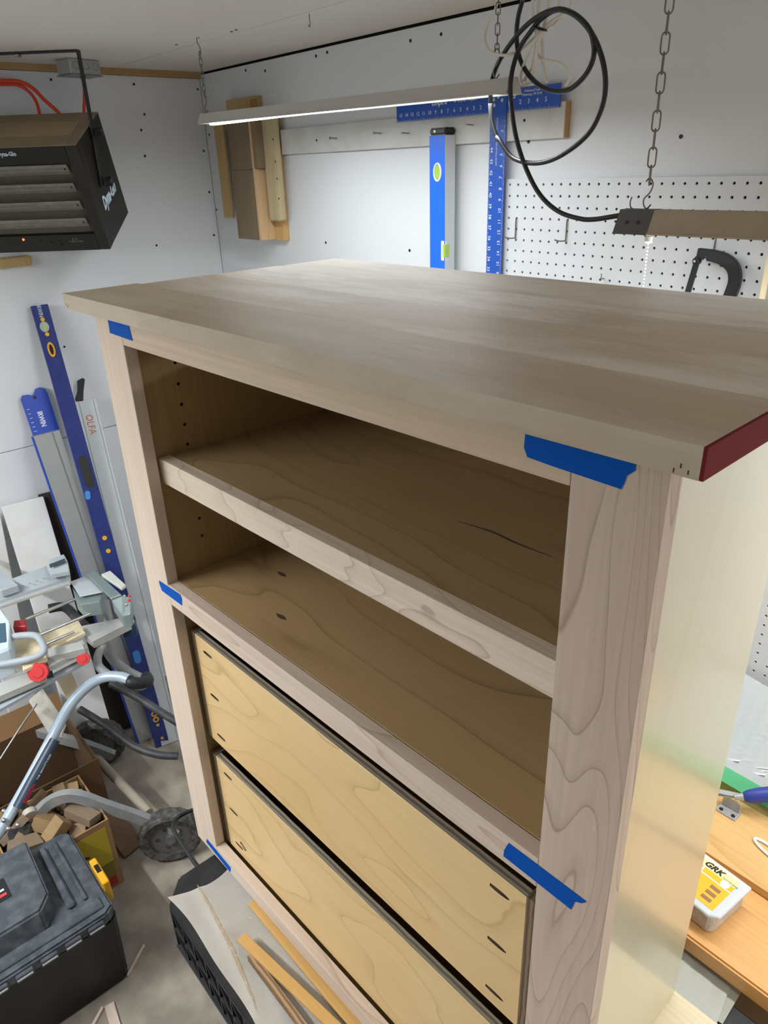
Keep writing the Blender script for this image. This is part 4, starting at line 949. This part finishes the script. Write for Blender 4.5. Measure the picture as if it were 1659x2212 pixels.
# blue straightedge with scalloped end, behind the screed
a, b_ = at(45, 862, 0, .02), at(103, 850, 0, .02); c, d = at(288, 1592, 2, .004), at(345, 1578, 2, .004)
def scallop(name, label, a, b_, c, d, mat):
    A = (c+d)/2; E = (a+b_)/2; wd = (b_-a).length; Mx, Ln = frame(A, E, (b_-a)); t = thing(name, label, 'ruler', A)
    s = 1 if (Mx.to_3x3() @ Vector((0, 1, 0))).dot(CAM-A) < 0 else -1
    h = wd/2; pts = [(-h, 0), (h, 0), (h, Ln), (h*.9, Ln+.018), (h*.6, Ln+.026), (h*.25, Ln+.024), (h*.0, Ln+.006), (-h*.15, Ln+.004), (-h*.35, Ln+.010), (-h*.8, Ln+.012), (-h, Ln)]
    fn = Mx.to_3x3() @ Vector((0, -s, 0))
    b = B(); prism(b, pts, A, Mx.to_3x3() @ Vector((1, 0, 0)), Mx.to_3x3() @ Vector((0, 0, 1)), -fn, .006); fin(b, mat, 'plate', t, world=True)
    b = B(); q = A+(Mx.to_3x3() @ Vector((0, 0, 1)))*(Ln-.004); cyl(b, q-fn*.0001, q+fn*.0008, .006, 14); fin(b, BLACK, 'hanging_hole', t, world=True)
    return t, Mx, Ln, fn
ROY = plain('royal_blue_anodised', '#2748b0', .35, var=.05)
t, Mx, Ln, fn = scallop('straightedge', 'royal blue straightedge with a scalloped end behind the wide silver screed', a, b_, c, d, ROY)
ax = Mx.to_3x3() @ Vector((0, 0, 1)); sx_ = Mx.to_3x3() @ Vector((1, 0, 0))
text('IRWIN', .024, mat4(-ax, sx_, fn, on(90, 905, Mx.translation, fn, .0006)), CHALK, 'lettering', t, sx=.8, bold=.0008)
b = B()
for k in range(40):
    q = Mx @ Vector((-.040, 0, Ln-.04-.016*k)); box(b, 0, .010, -.0008, .0008, 0, .0008, mat4(sx_, ax, fn, q+fn*.0002))
o = fin(b, CHALK, 'tick_marks', t, world=True); o['kind'] = 'stuff'
# wide aluminium screed with blue edge
t, Mx, Ln, wd, s, fn = leaner('screed_bar', 'wide silver aluminium screed bar with thin blue left edge leaning on the left wall', 'straightedge', (72, 941), (128, 930), (300, 1602), (350, 1590), .075, .002, .035, ALU)
yy = (-.0006, .0355) if s > 0 else (-.0355, .0006)
fin(box(B(), -wd/2-.006, -wd/2-.0003, yy[0], yy[1], 0, Ln-.002, Mx), ROY, 'blue_edge', t, world=True, bevel=.001, label='thin blue edge')
fin(box(B(), wd*.18, wd*.24, -s*.0008 if s > 0 else 0, 0 if s > 0 else .0008, .01, Ln-.003, Mx), plain('screed_groove', '#7c8285', .5, metal=.4), 'groove', t, world=True)
# white board
WBD = plain('scuffed_white_panel', '#dcdcda', .6, var=.04, vs=5, dust='#c6c2ba', dustamt=.35)
t, Mx, Ln, wd, s, fn = leaner('white_board', 'scuffed white board leaning on the left wall behind the saw', 'board', (8, 1096), (90, 1072), (178, 1668), (262, 1628), .05, .002, .02, WBD, 'panel')
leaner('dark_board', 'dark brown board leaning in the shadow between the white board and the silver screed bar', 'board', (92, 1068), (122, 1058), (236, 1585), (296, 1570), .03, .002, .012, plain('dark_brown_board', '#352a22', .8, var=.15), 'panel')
t, Mx, Ln, wd, s, fn = leaner('white_board', 'thin pale board edge leaning at the left border behind the scuffed white board', 'board', (-60, 1120), (-8, 1108), (35, 1650), (105, 1618), .05, .002, .02, WBD, 'panel')

# ------------------------------------------------------------------ mitre saw
MS = thing('mitre_saw', 'silver sliding mitre saw with red knobs on a wheeled stand left of the cabinet', 'saw', (.45, -1.05, .66))
CAST = plain('cast_aluminium', '#c3c4c0', .45, metal=.3, var=.08, vs=18)
GRYP = plain('grey_saw_plastic', '#a6aeb4', .5, var=.08, vs=15); DGRY = plain('teal_grey_metal', '#94a3a2', .35, metal=.4, var=.1, vs=10)
def quad(px, z, th, mat, name, par, lift=0, bev=.001, label=None):
    """slab whose top corners lie at height z (a number or one per corner)"""
    zs = z if isinstance(z, (list, tuple)) else [z]*len(px)
    c = [at(u, v, 2, zz_) for (u, v), zz_ in zip(px, zs)]
    b = B(); n = len(c); T = [b.verts.new(p) for p in c]; D = [b.verts.new(p-Vector((0, 0, th))) for p in c]
    b.faces.new(T); b.faces.new(D[::-1])
    for i in range(n): b.faces.new((T[i], D[i], D[(i+1) % n], T[(i+1) % n]))
    return fin(b, mat, name, par, world=True, bevel=bev, label=label)
# base beam and boards (running along y)
quad([(-30, 1440), (-30, 1404), (90, 1364), (166, 1334), (184, 1366), (100, 1400)], .70, .012, IVORY, 'wooden_insert', MS)
quad([(-30, 1452), (-30, 1432), (175, 1385), (182, 1400)], .735, .028, CAST, 'fence', MS)
quad([(100, 1408), (92, 1392), (172, 1352), (184, 1366)], .722, .012, IVORY, 'wooden_insert', MS)
quad([(105, 1440), (97, 1420), (178, 1382), (188, 1398)], .715, .020, CAST, 'base_rail', MS)
quad([(-30, 1516), (-30, 1486), (92, 1440), (100, 1460)], .70, .022, CAST, 'base_rail', MS)
quad([(-30, 1548), (-30, 1530), (190, 1415), (186, 1428)], .668, .012, GRYP, 'base_rail', MS)
# yellow-white drop-in board and handle
quad([(50, 1448), (46, 1432), (95, 1408), (102, 1422)], .745, .012, IVORY, 'wooden_insert', MS)
quad([(28, 1425), (18, 1402), (95, 1378), (100, 1412), (60, 1436)], .742, .012, IVORY, 'table_plate', MS, label='cream dusty saw table plate')
P = [at(u, v, 2, z) for u, v, z in ((-30, 1395, .79), (20, 1377, .80), (60, 1372, .80), (80, 1375, .80), (90, 1388, .79), (95, 1402, .78), (88, 1414, .77), (60, 1424, .765), (20, 1432, .76), (-30, 1440, .76))]
b = B(); tube(b, smoothpts(P, 4), .011, 12); fin(b, GRYP, 'lock_handle', MS, world=True, smooth=True, label='light grey loop handle')
quad([(-30, 1420), (-30, 1300), (5, 1315), (20, 1340), (22, 1400)], [.80, .84, .84, .84, .80], .10, plain('pale_saw_body', '#c3d0d8', .35, var=.05), 'motor_housing', MS, bev=.006)
quad([(-30, 1395), (-30, 1350), (15, 1345), (20, 1385)], [.806, .828, .83, .808], .004, plain('teal_label', '#3f5a6b', .4), 'name_plate', MS, bev=0)
# red knobs
def knob(u, v, z, r, d, mat, par, name='knob', lob=7):
    to = Vector((.80, -.34, .50)).normalized(); c = at(u, v, 2, z)+to*.035; X = to.orthogonal().normalized(); Y = to.cross(X); b = B(); n = 42
    pts = [((r*(1+.07*math.cos(lob*2*PI*i/n)))*math.cos(2*PI*i/n), (r*(1+.07*math.cos(lob*2*PI*i/n)))*math.sin(2*PI*i/n)) for i in range(n)]
    prism(b, pts, c-to*d/2, X, Y, to, d); k = fin(b, mat, name, par, world=True, bevel=.002, smooth=True)
    b = B(); cyl(b, c+to*(d/2), c+to*(d/2+.003), r*.62, 24, r*.55); fin(b, mat, 'knob_cap', k, world=True)
    b = B(); cyl(b, c-to*(d/2+.04), c-to*d/2, r*.35, 10); fin(b, GRYP, 'knob_shaft', k, world=True)
knob(88, 1449, .70, .029, .024, REDK, MS, lob=9)
knob(183, 1421, .68, .020, .014, REDK, MS)
quad([(62, 1452), (58, 1436), (105, 1420), (110, 1440)], .71, .06, plain('dark_clamp_body', '#3c4043', .5), 'knob_block', MS)
quad([(28, 1355), (30, 1340), (54, 1338), (56, 1352)], .80, .03, plain('dark_red_trigger', '#a51f2a', .4), 'trigger', MS, bev=.002)
# slide rods
for (p0_, p1_, r, z0_, z1_) in (((55, 1338), (178, 1288), .0055, .80, .78), ((80, 1374), (218, 1316), .0055, .785, .77), ((98, 1392), (160, 1365), .005, .742, .735)):
    b = B(); cyl(b, at(*p0_, 2, z0_), at(*p1_, 2, z1_), r, 12); fin(b, STEEL, 'slide_rod', MS, world=True, smooth=True)
# scale plate with housing, upper left
quad([(-30, 1308), (-30, 1270), (100, 1222), (150, 1232), (152, 1247)], [.86, .90, .90, .88, .86], .012, GRYP, 'scale_rail', MS)
quad([(-30, 1320), (-30, 1309), (152, 1248), (152, 1258)], .85, .010, CAST, 'scale_rail', MS)
quad([(100, 1224), (105, 1208), (138, 1196), (146, 1212), (150, 1232), (110, 1240)], [.905, .925, .925, .92, .90, .90], .02, GRYP, 'scale_housing', MS, bev=.003)
quad([(108, 1225), (106, 1219), (140, 1206), (142, 1213)], [.920, .927, .931, .925], .003, plain('dark_readout', '#3a474f', .3), 'readout', MS, bev=0)
for k in range(9):
    u = 5+k*15; text(str(8-k if k < 8 else 0), .014, mat4(Vector((0, 1, 0)), Vector((-1, 0, .0)), (0, 0, 1), at(u, 1290-(u)*.36-6, 2, .882+.0015)), LETM, 'numeral', MS)
quad([(-30, 1240), (-30, 1200), (10, 1238), (40, 1262), (0, 1275)], .90, .03, GRYP, 'blade_guard', MS, bev=.004)
# right end support of the stand
es = thing('work_support', 'galvanised roller support bracket at the far end of the mitre saw stand', 'support', at(220, 1290, 2, .7))
quad([(152, 1256), (187, 1243), (222, 1278), (172, 1288)], .83, .004, ALUW, 'top_plate', es)
quad([(156, 1268), (172, 1290), (222, 1280), (215, 1300), (176, 1306), (162, 1290)], .815, .05, DGRY, 'side_plate', es)
quad([(186, 1238), (205, 1232), (262, 1284), (240, 1292)], .845, .01, DGRY, 'channel', es, bev=.002)
quad([(218, 1240), (238, 1232), (272, 1263), (262, 1270)], .855, .012, plain('pale_channel', '#cfd2c8', .4), 'channel', es, bev=.002)
quad([(240, 1293), (262, 1285), (284, 1290), (282, 1325), (265, 1332)], [.84, .84, .83, .80, .79], .05, DGRY, 'end_plate', es, bev=.003)
for u, v in ((268, 1288), (273, 1306)):
    b = B(); c = at(u, v, 2, .83); bmesh.ops.create_icosphere(b, subdivisions=2, radius=.006, matrix=Matrix.Translation(c)); fin(b, STEEL, 'bolt', es, world=True, smooth=True)
for v in (1288, 1297):
    b = B(); c = at(279, v, 2, .832); bmesh.ops.create_icosphere(b, subdivisions=2, radius=.0055, matrix=Matrix.Translation(c)); fin(b, REDK, 'red_stud', es, world=True, smooth=True)
quad([(180, 1368), (176, 1352), (284, 1330), (290, 1340), (200, 1385)], .70, .03, CAST, 'foot_rail', es)
quad([(262, 1352), (266, 1342), (292, 1332), (292, 1348)], .69, .05, plain('navy_block', '#22344d', .5), 'foot_block', es)
# ------------------------------------------------------------------ wheeled stand
st = thing('saw_stand', 'grey tubular wheeled stand carrying the mitre saw', 'stand', (.6, -1.05, 0))
def tb_(pts, r, mat, name, k=6, lab=None, flatr=None, up=None):
    P = smoothpts([at(u, v, 2, z) for u, v, z in pts], k); b = B(); tube(b, P, r, 14, ry=flatr, up=up); return fin(b, mat, name, st, world=True, smooth=True, label=lab)
tb_([(-40, 1850, .25), (0, 1795, .30), (55, 1700, .38), (110, 1598, .47), (150, 1525, .55), (190, 1482, .60), (225, 1463, .63), (258, 1462, .63), (278, 1468, .625)], .0175, SILVT, 'handle_tube', lab='bright silver-blue bent tube')
# dark sticker on that tube with red and white print
P = [at(u, v, 2, z) for u, v, z in ((38, 1742, .355), (70, 1682, .405), (118, 1595, .478))]
b = B(); tube(b, [q+Vector((.0015, -.0005, -.0035)) for q in smoothpts(P, 6)], .0168, 14); stk = fin(b, plain('navy_sticker', '#2b3c50', .4), 'sticker', st, world=True, smooth=True)
dirn = (P[2]-P[0]).normalized(); cdir = (CAM-P[1]); cdir = (cdir-dirn*cdir.dot(dirn)).normalized(); dn = Vector((.0, 0, 0))
sd = dirn.cross(cdir).normalized(); cdir2 = (cdir*.75+sd*.66).normalized(); sd2 = dirn.cross(cdir2)
text('BOSCH', .018, mat4(dirn, cdir2.cross(dirn), cdir2, P[0].lerp(P[1], .55)+Vector((.0015, -.0005, -.0035))+cdir2*.0172), plain('red_print', '#c22a3c', .4), 'lettering', stk, bold=.0006)
text('T4B GRAVITY-RISE', .010, mat4(dirn, cdir2.cross(dirn), cdir2, P[1].lerp(P[2], .35)+Vector((.0015, -.0005, -.0035))+cdir2*.0172), CHALK, 'lettering', stk)
tb_([(271, 1465, .622), (290, 1476, .61), (318, 1472, .58), (316, 1462, .57)], .0195, BLACKP, 'rubber_grip')
tb_([(228, 1300, .70), (234, 1340, .68), (226, 1385, .66), (212, 1415, .65), (214, 1440, .64), (240, 1462, .61)], .014, GREYT, 'brace_tube')
tb_([(225, 1385, .60), (240, 1420, .56), (275, 1450, .53), (312, 1470, .50), (304, 1482, .49), (270, 1480, .50)], .017, GREYT, 'brace_tube')
tb_([(238, 1476, .52), (300, 1508, .48), (350, 1540, .46), (400, 1570, .45)], .0135, DTUBE, 'lower_tube')
tb_([(172, 1532, .36), (230, 1568, .32), (290, 1612, .27), (340, 1630, .25), (384, 1633, .24)], .0135, DTUBE, 'lower_tube')
tb_([(105, 1315, .70), (140, 1312, .69), (170, 1340, .66), (205, 1372, .64)], .017, DTUBE, 'brace_tube')
# flat ivory arm
quad([(62, 1512), (92, 1486), (142, 1562), (132, 1586), (110, 1590)], [.52, .54, .45, .42, .41], .012, plain('dusty_flat_bar', '#cfc9bd', .5, var=.05), 'flat_arm', st)
quad([(120, 1462), (150, 1440), (172, 1492), (148, 1514)], [.58, .60, .56, .54], .012, IVORY, 'flat_arm', st)
tb_([(0, 1640, .40), (45, 1570, .47), (80, 1520, .53)], .003, STEEL, 'cable_stay')
# arched flat bars
def arch(pts, hgt, thk, mat, name):
    P = smoothpts([at(u, v, 2, z) for u, v, z in pts], 6); b = B(); rg = []
    for i, q in enumerate(P):
        t_ = (P[min(i+1, len(P)-1)]-P[max(i-1, 0)]).normalized(); sd_ = t_.cross(Vector((0, 0, 1))).normalized(); u_ = sd_.cross(t_)
        rg.append([b.verts.new(q+sd_*thk*a_+u_*hgt*c_) for a_, c_ in ((1, 1), (-1, 1), (-1, -1), (1, -1))])
    for i in range(len(rg)-1):
        for k in range(4): b.faces.new((rg[i][k], rg[i][(k+1) % 4], rg[i+1][(k+1) % 4], rg[i+1][k]))
    b.faces.new(rg[0][::-1]); b.faces.new(rg[-1]); return fin(b, mat, name, st, world=True)
arch([(70, 1768, .30), (105, 1735, .33), (140, 1720, .35), (175, 1722, .34), (230, 1742, .28), (290, 1762, .21), (345, 1782, .15), (385, 1800, .115)], .017, .012, GREYT, 'arched_leg')
arch([(-40, 1600, .25), (20, 1580, .27), (70, 1578, .27), (120, 1592, .25), (180, 1608, .20), (245, 1632, .13)], .017, .012, GREYT, 'arched_leg')
tb_([(196, 1622, .14), (245, 1676, .14), (290, 1722, .14), (322, 1756, .14)], .016, plain('dusty_tan_tube', '#a39a8a', .6, var=.1), 'cross_tube')
tb_([(62, 1752, .33), (66, 1762, .325)], .020, plain('plain_tube_end', '#b7b1a4', .5), 'tube_end')
c = at(62, 1753, 2, .335)
for u, v in ((8, 1752), (18, 1790), (38, 1782), (8, 1772)):
    b = B(); c = at(u, v, 2, .34); bmesh.ops.create_icosphere(b, subdivisions=2, radius=.008, matrix=Matrix.Translation(c)); fin(b, STEEL, 'bolt', st, world=True, smooth=True)
quad([(25, 1830), (15, 1800), (40, 1772), (70, 1775), (62, 1800)], .31, .02, BLACKP, 'pivot_plate', st)
# wheels
def wheel(c, axis, R, wdt, lab=None):
    axis = Vector(axis).normalized(); X = axis.cross(Vector((0, 0, 1))).normalized(); Z = X.cross(axis)
    b = B(); n = 40; prof = [(R*.66, -wdt*.5), (R*.86, -wdt*.62), (R*.97, -wdt*.5), (R, -wdt*.25), (R, wdt*.25), (R*.97, wdt*.5), (R*.86, wdt*.62), (R*.66, wdt*.5)]
    rg = []
    for i in range(n):
        a = 2*PI*i/n; d = X*math.cos(a)+Z*math.sin(a); rg.append([b.verts.new(c+d*(p[0]*(1 if (i % 2 or p[0] < R*.9) else .965))+axis*p[1]) for p in prof])
    for i in range(n):
        for k in range(len(prof)): b.faces.new((rg[i][k], rg[i][(k+1) % len(prof)], rg[(i+1) % n][(k+1) % len(prof)], rg[(i+1) % n][k]))
    w_ = fin(b, RUBBER, 'wheel', st, world=True, smooth=True, label=lab)
    b = B(); cyl(b, c-axis*wdt*.3, c+axis*wdt*.3, R*.655, 28); fin(b, plain('grey_wheel_disc', '#66645f', .6, var=.15, vs=30), 'wheel_disc', w_, world=True)
    for k in range(5):
        a = 2*PI*k/5; d = X*math.cos(a)+Z*math.sin(a); b = B(); cyl(b, c+d*R*.4+axis*wdt*.3, c+d*R*.4+axis*(wdt*.3+.002), R*.07, 10); fin(b, RUBBER, 'disc_hole', w_, world=True)
    b = B(); cyl(b, c-axis*wdt*.6, c+axis*wdt*.6, R*.17, 14); fin(b, ZINC, 'hub', w_, world=True)
wc = at(368, 1802, 2, .105); wheel(Vector((wc.x, wc.y, .104)), (.86, -.46, .0), .104, .045)
wc = at(212, 1600, 2, .11); wheel(Vector((wc.x, wc.y, .104)), (.86, -.46, .0), .104, .045)

# ------------------------------------------------------------------ tool box
TBX = plain('slate_black_box_plastic', '#3c4249', .5, var=.15, vs=14, dust='#767b80', dustamt=.35, bump=.2, bs=160)
TBD = plain('black_box_plastic', '#101010', .42, var=.15)
tx = thing('tool_box', 'big black plastic tool box with a yellow latch standing on the floor', 'tool box', (1.05, -1.58, 0))
X1, X0_, Y1, Y0 = 1.243, .885, -1.262, -1.95
b = B(); prism(b, [(X0_+.02, Y0+.02), (X1-.02, Y0+.02), (X1-.012, Y1-.02), (X1-.03, Y1-.004), (X0_+.03, Y1-.004), (X0_+.02, Y1-.02)], (0, 0, 0), (1, 0, 0), (0, 1, 0), (0, 0, 1), .262)
for v in b.verts:
    if v.co.z > .2: v.co.x += (.010 if v.co.x > 1.05 else -.010); v.co.y += (.008 if v.co.y > -1.6 else -.008)
fin(b, TBD, 'body', tx, world=True, bevel=.006, seg=2)
b = B(); prism(b, [(X0_, Y0), (X1-.015, Y0), (X1+.004, Y0+.02), (X1+.004, Y1-.025), (X1-.014, Y1), (X0_+.02, Y1), (X0_, Y1-.02)], (0, 0, .2625), (1, 0, 0), (0, 1, 0), (0, 0, 1), .040)
fin(b, TBX, 'lid', tx, world=True, bevel=.006, seg=2)
lidz = .3025
fin(box(B(), X0_+.03, X1-.075, Y1-.056, Y1-.044, lidz-.001, lidz+.009), TBX, 'lid_rib', tx, world=True, bevel=.003)
fin(box(B(), X0_+.03, X1-.075, Y1-.098, Y1-.076, lidz-.001, lidz+.013), TBX, 'lid_rib', tx, world=True, bevel=.005)
fin(box(B(), X1-.060, X1-.020, Y1-.40, Y1-.02, lidz-.001, lidz+.006), TBX, 'lid_rib', tx, world=True, bevel=.003)
# raised compartment
b = B(); prism(b, [(X0_+.01, Y0+.02), (X1-.075, Y0+.02), (X1-.055, Y0+.05), (X1-.055, Y1-.160), (X1-.095, Y1-.125), (X0_+.01, Y1-.115)], (0, 0, lidz), (1, 0, 0), (0, 1, 0), (0, 0, 1), .062)
for v in b.verts:
    if v.co.z > .33: v.co.x -= .018 if v.co.x > 1.1 else -.01
rc = fin(b, TBX, 'raised_compartment', tx, world=True, bevel=.006, seg=2)
c = at(8, 1925, 2, lidz+.063); lg = fin(box(B(), c.x-.045, c.x+.03, c.y-.08, c.y+.012, lidz+.0622, lidz+.064), TBD, 'badge', rc, world=True, bevel=.0004)
text('TOOL', .016, mat4((0, 1, 0), (-1, 0, 0), (0, 0, 1), at(-14, 1905, 2, lidz+.065)), CHALK, 'lettering', lg) if False else None
fin(box(B(), c.x+.008, c.x+.018, c.y-.03, c.y+.004, lidz+.0641, lidz+.0648), REDK, 'badge_stripe', lg, world=True)
fin(box(B(), c.x-.008, c.x-.001, c.y-.03, c.y+.002, lidz+.0641, lidz+.0648), CHALK, 'badge_stripe', lg, world=True)
# hinge knuckles along the +x edge
for k in range(5):
    y = Y1-.035-k*.062
    kn = fin(box(B(), X1+.002, X1+.013, y-.044, y, .268, .292), TBX, 'hinge_knuckle', tx, world=True, bevel=.003)
    b = B(); cyl(b, (X1+.012, y-.042, .279), (X1+.012, y-.004, .279), .0035, 10); fin(b, ALU, 'hinge_pin', kn, world=True)
# latch on the back short side
lt = at(190, 1865, 2, lidz); 
b = B(); prism(b, [(-.045, -.006), (.040, -.006), (.048, .004), (.020, .012), (.016, .020), (-.012, .018), (-.020, .010), (-.045, .012)], (1.02, Y1+.003, .288), (1, 0, 0), (0, 0, 1), (0, 1, 0), .012)
b.free()
b = B(); box(b, 1.065, 1.17, Y1+.0005, Y1+.020, .250, .3240); lt = fin(b, YEL, 'latch', tx, world=True, bevel=.003, label='yellow latch')
b = B(); box(b, 1.095, 1.125, Y1+.004, Y1+.0160, .310, .3260); fin(b, TBD, 'latch_slot', lt, world=True)
# fallen offcut sticks on the floor
def fstick(a, c, w_, lab, z=.0):
    A = at(*a, 2, .004); E = at(*c, 2, .004); Mx, Ln = frame(A, E, (0, 0, 1)); b = box(B(), -.0038, .0042, -w_/2, w_/2, 0, Ln, Mx); tag(fin(b, MAPLE_X, 'wood_strip', bevel=.0006), lab, 'wood strip')
fstick((311, 2042), (276, 2108), .006, 'thin pale wood splinter on the concrete beside the tool box')
fstick((236, 2170), (262, 2260), .026, 'pale wood strip lying on the floor at the foot of the tool box')
fstick((222, 2176), (190, 2235), .008, 'slim pale stick on the floor poking out from under the tool box')

# ------------------------------------------------------------------ boxes of scrap
def openbox(name, label, x0, x1, y0, y1, h, th, mat, flaps=True):
    t = thing(name, label, 'box', ((x0+x1)/2, (y0+y1)/2, 0))
    fin(box(B(), x0, x1, y0, y1, .0005, th), mat, 'bottom', t, world=True)
    for q in ((x0, x0+th, y0, y1), (x1-th, x1, y0, y1), (x0+th, x1-th, y0, y0+th), (x0+th, x1-th, y1-th, y1)): fin(box(B(), *q, th, h), mat, 'side', t, world=True)
    return t
sb = openbox('scrap_box', 'cardboard box with yellow and red printed side, full of wood offcuts', .665, .918, -1.44, -1.150, .285, .005, CARD)
lbp = fin(box(B(), .9181, .9186, -1.335, -1.165, .115, .262), plain('olive_yellow_label', '#b7a22c', .5, var=.08), 'printed_panel', sb, world=True, label='yellow printed panel on the box side')
fin(box(B(), .9181, .9186, -1.345, -1.170, .012, .050), plain('red_print_band', '#a52f22', .5), 'printed_panel', sb, world=True, label='red printed band')
fin(box(B(), .9181, .9186, -1.34, -1.168, .052, .1145), plain('olive_print', '#7c6f2c', .5), 'printed_panel', sb, world=True)
b = B(); prism(b, [(-.02, 0), (.02, 0), (.02, .006), (.0, .020), (-.004, .006), (-.02, .006)], (.9188, -1.25, .175), (0, 1, 0), (0, 0, 1), (1, 0, 0), .0004); fin(b, DARKGAP, 'printed_figure', lbp, world=True)
# offcuts
OFF = [wood('offcut_%d' % i, c, '#7d6548', 0, across=12, K=4, ls=.3, rough=.7) for i, c in enumerate(('#7d664c', '#8f7559', '#6a543c', '#82705d', '#967b58'))]
n = 0
random.seed(11)
for lay in range(3):
    for i in range(4):
        for j in range(3):
            x = .705+i*.052+random.uniform(-.012, .012); y = -1.385+j*.088+random.uniform(-.012, .012); z = .175+lay*.045+random.uniform(0, .012)
            a_, b2, c2 = random.uniform(.03, .055), random.uniform(.015, .03), random.uniform(.010, .022)
            Mr = Matrix.Translation((x, y, z+.02)) @ Matrix.Rotation(random.uniform(0, PI), 4, 'Z') @ Matrix.Rotation(random.uniform(-.9, .9), 4, 'Y') @ Matrix.Rotation(random.uniform(-.5, .5), 4, 'X')
            b = box(B(), -a_, a_, -b2, b2, -c2, c2, Mr)
            for v in b.verts:
                v.co.x = min(max(v.co.x, .672), .911); v.co.y = min(max(v.co.y, -1.433), -1.157); v.co.z = min(v.co.z, .34)
            tag(fin(b, random.choice(OFF), 'wood_offcut', bevel=.0008), 'short wooden offcut heaped in the printed scrap box', 'offcut', 'wood offcuts in the scrap box')
            n += 1
fin_ = tag(fin(box(B(), .672, .910, -1.432, -1.158, .0062, .150), plain('packed_scrap', '#6e5a42', .9), 'packed_scrap', bevel=.003), 'packed wood scrap filling the lower part of the printed box', 'scrap'); fin_['kind'] = 'stuff'
cb2 = openbox('cardboard_box', 'large open brown cardboard box on the floor under the saw stand', .33, .655, -1.50, -1.075, .30, .005, plain('dark_cardboard', '#5c4329', .9, var=.12, vs=6))
Mx = Matrix.Translation((.335, -1.28, .301)) @ Matrix.Rotation(math.radians(215), 4, 'Y'); fin(box(B(), 0, .09, -.21, .21, 0, .004, Mx), plain('flap_cardboard', '#7b5b39', .9, var=.12, vs=6), 'flap', cb2, world=True)
Mx = Matrix.Translation((.49, -1.488, .301)) @ Matrix.Rotation(math.radians(150), 4, 'X'); fin(box(B(), -.15, .15, 0, .10, 0, .004, Mx), CARD, 'flap', cb2, world=True)
# brown plank lying beside the scrap box
a = at(232, 1758, 2, .10); c = at(288, 1838, 2, .006); Mx, Ln = frame(c, a, (0, 1, 0)); b = box(B(), -.035, .035, -.006, .006, 0, Ln, Mx)
tag(fin(b, plain('brown_hardboard', '#6f553c', .7, var=.1), 'brown_plank', bevel=.001), 'brown plank leaning on the floor between scrap box and wheel', 'board')
bpy.context.view_layer.update()
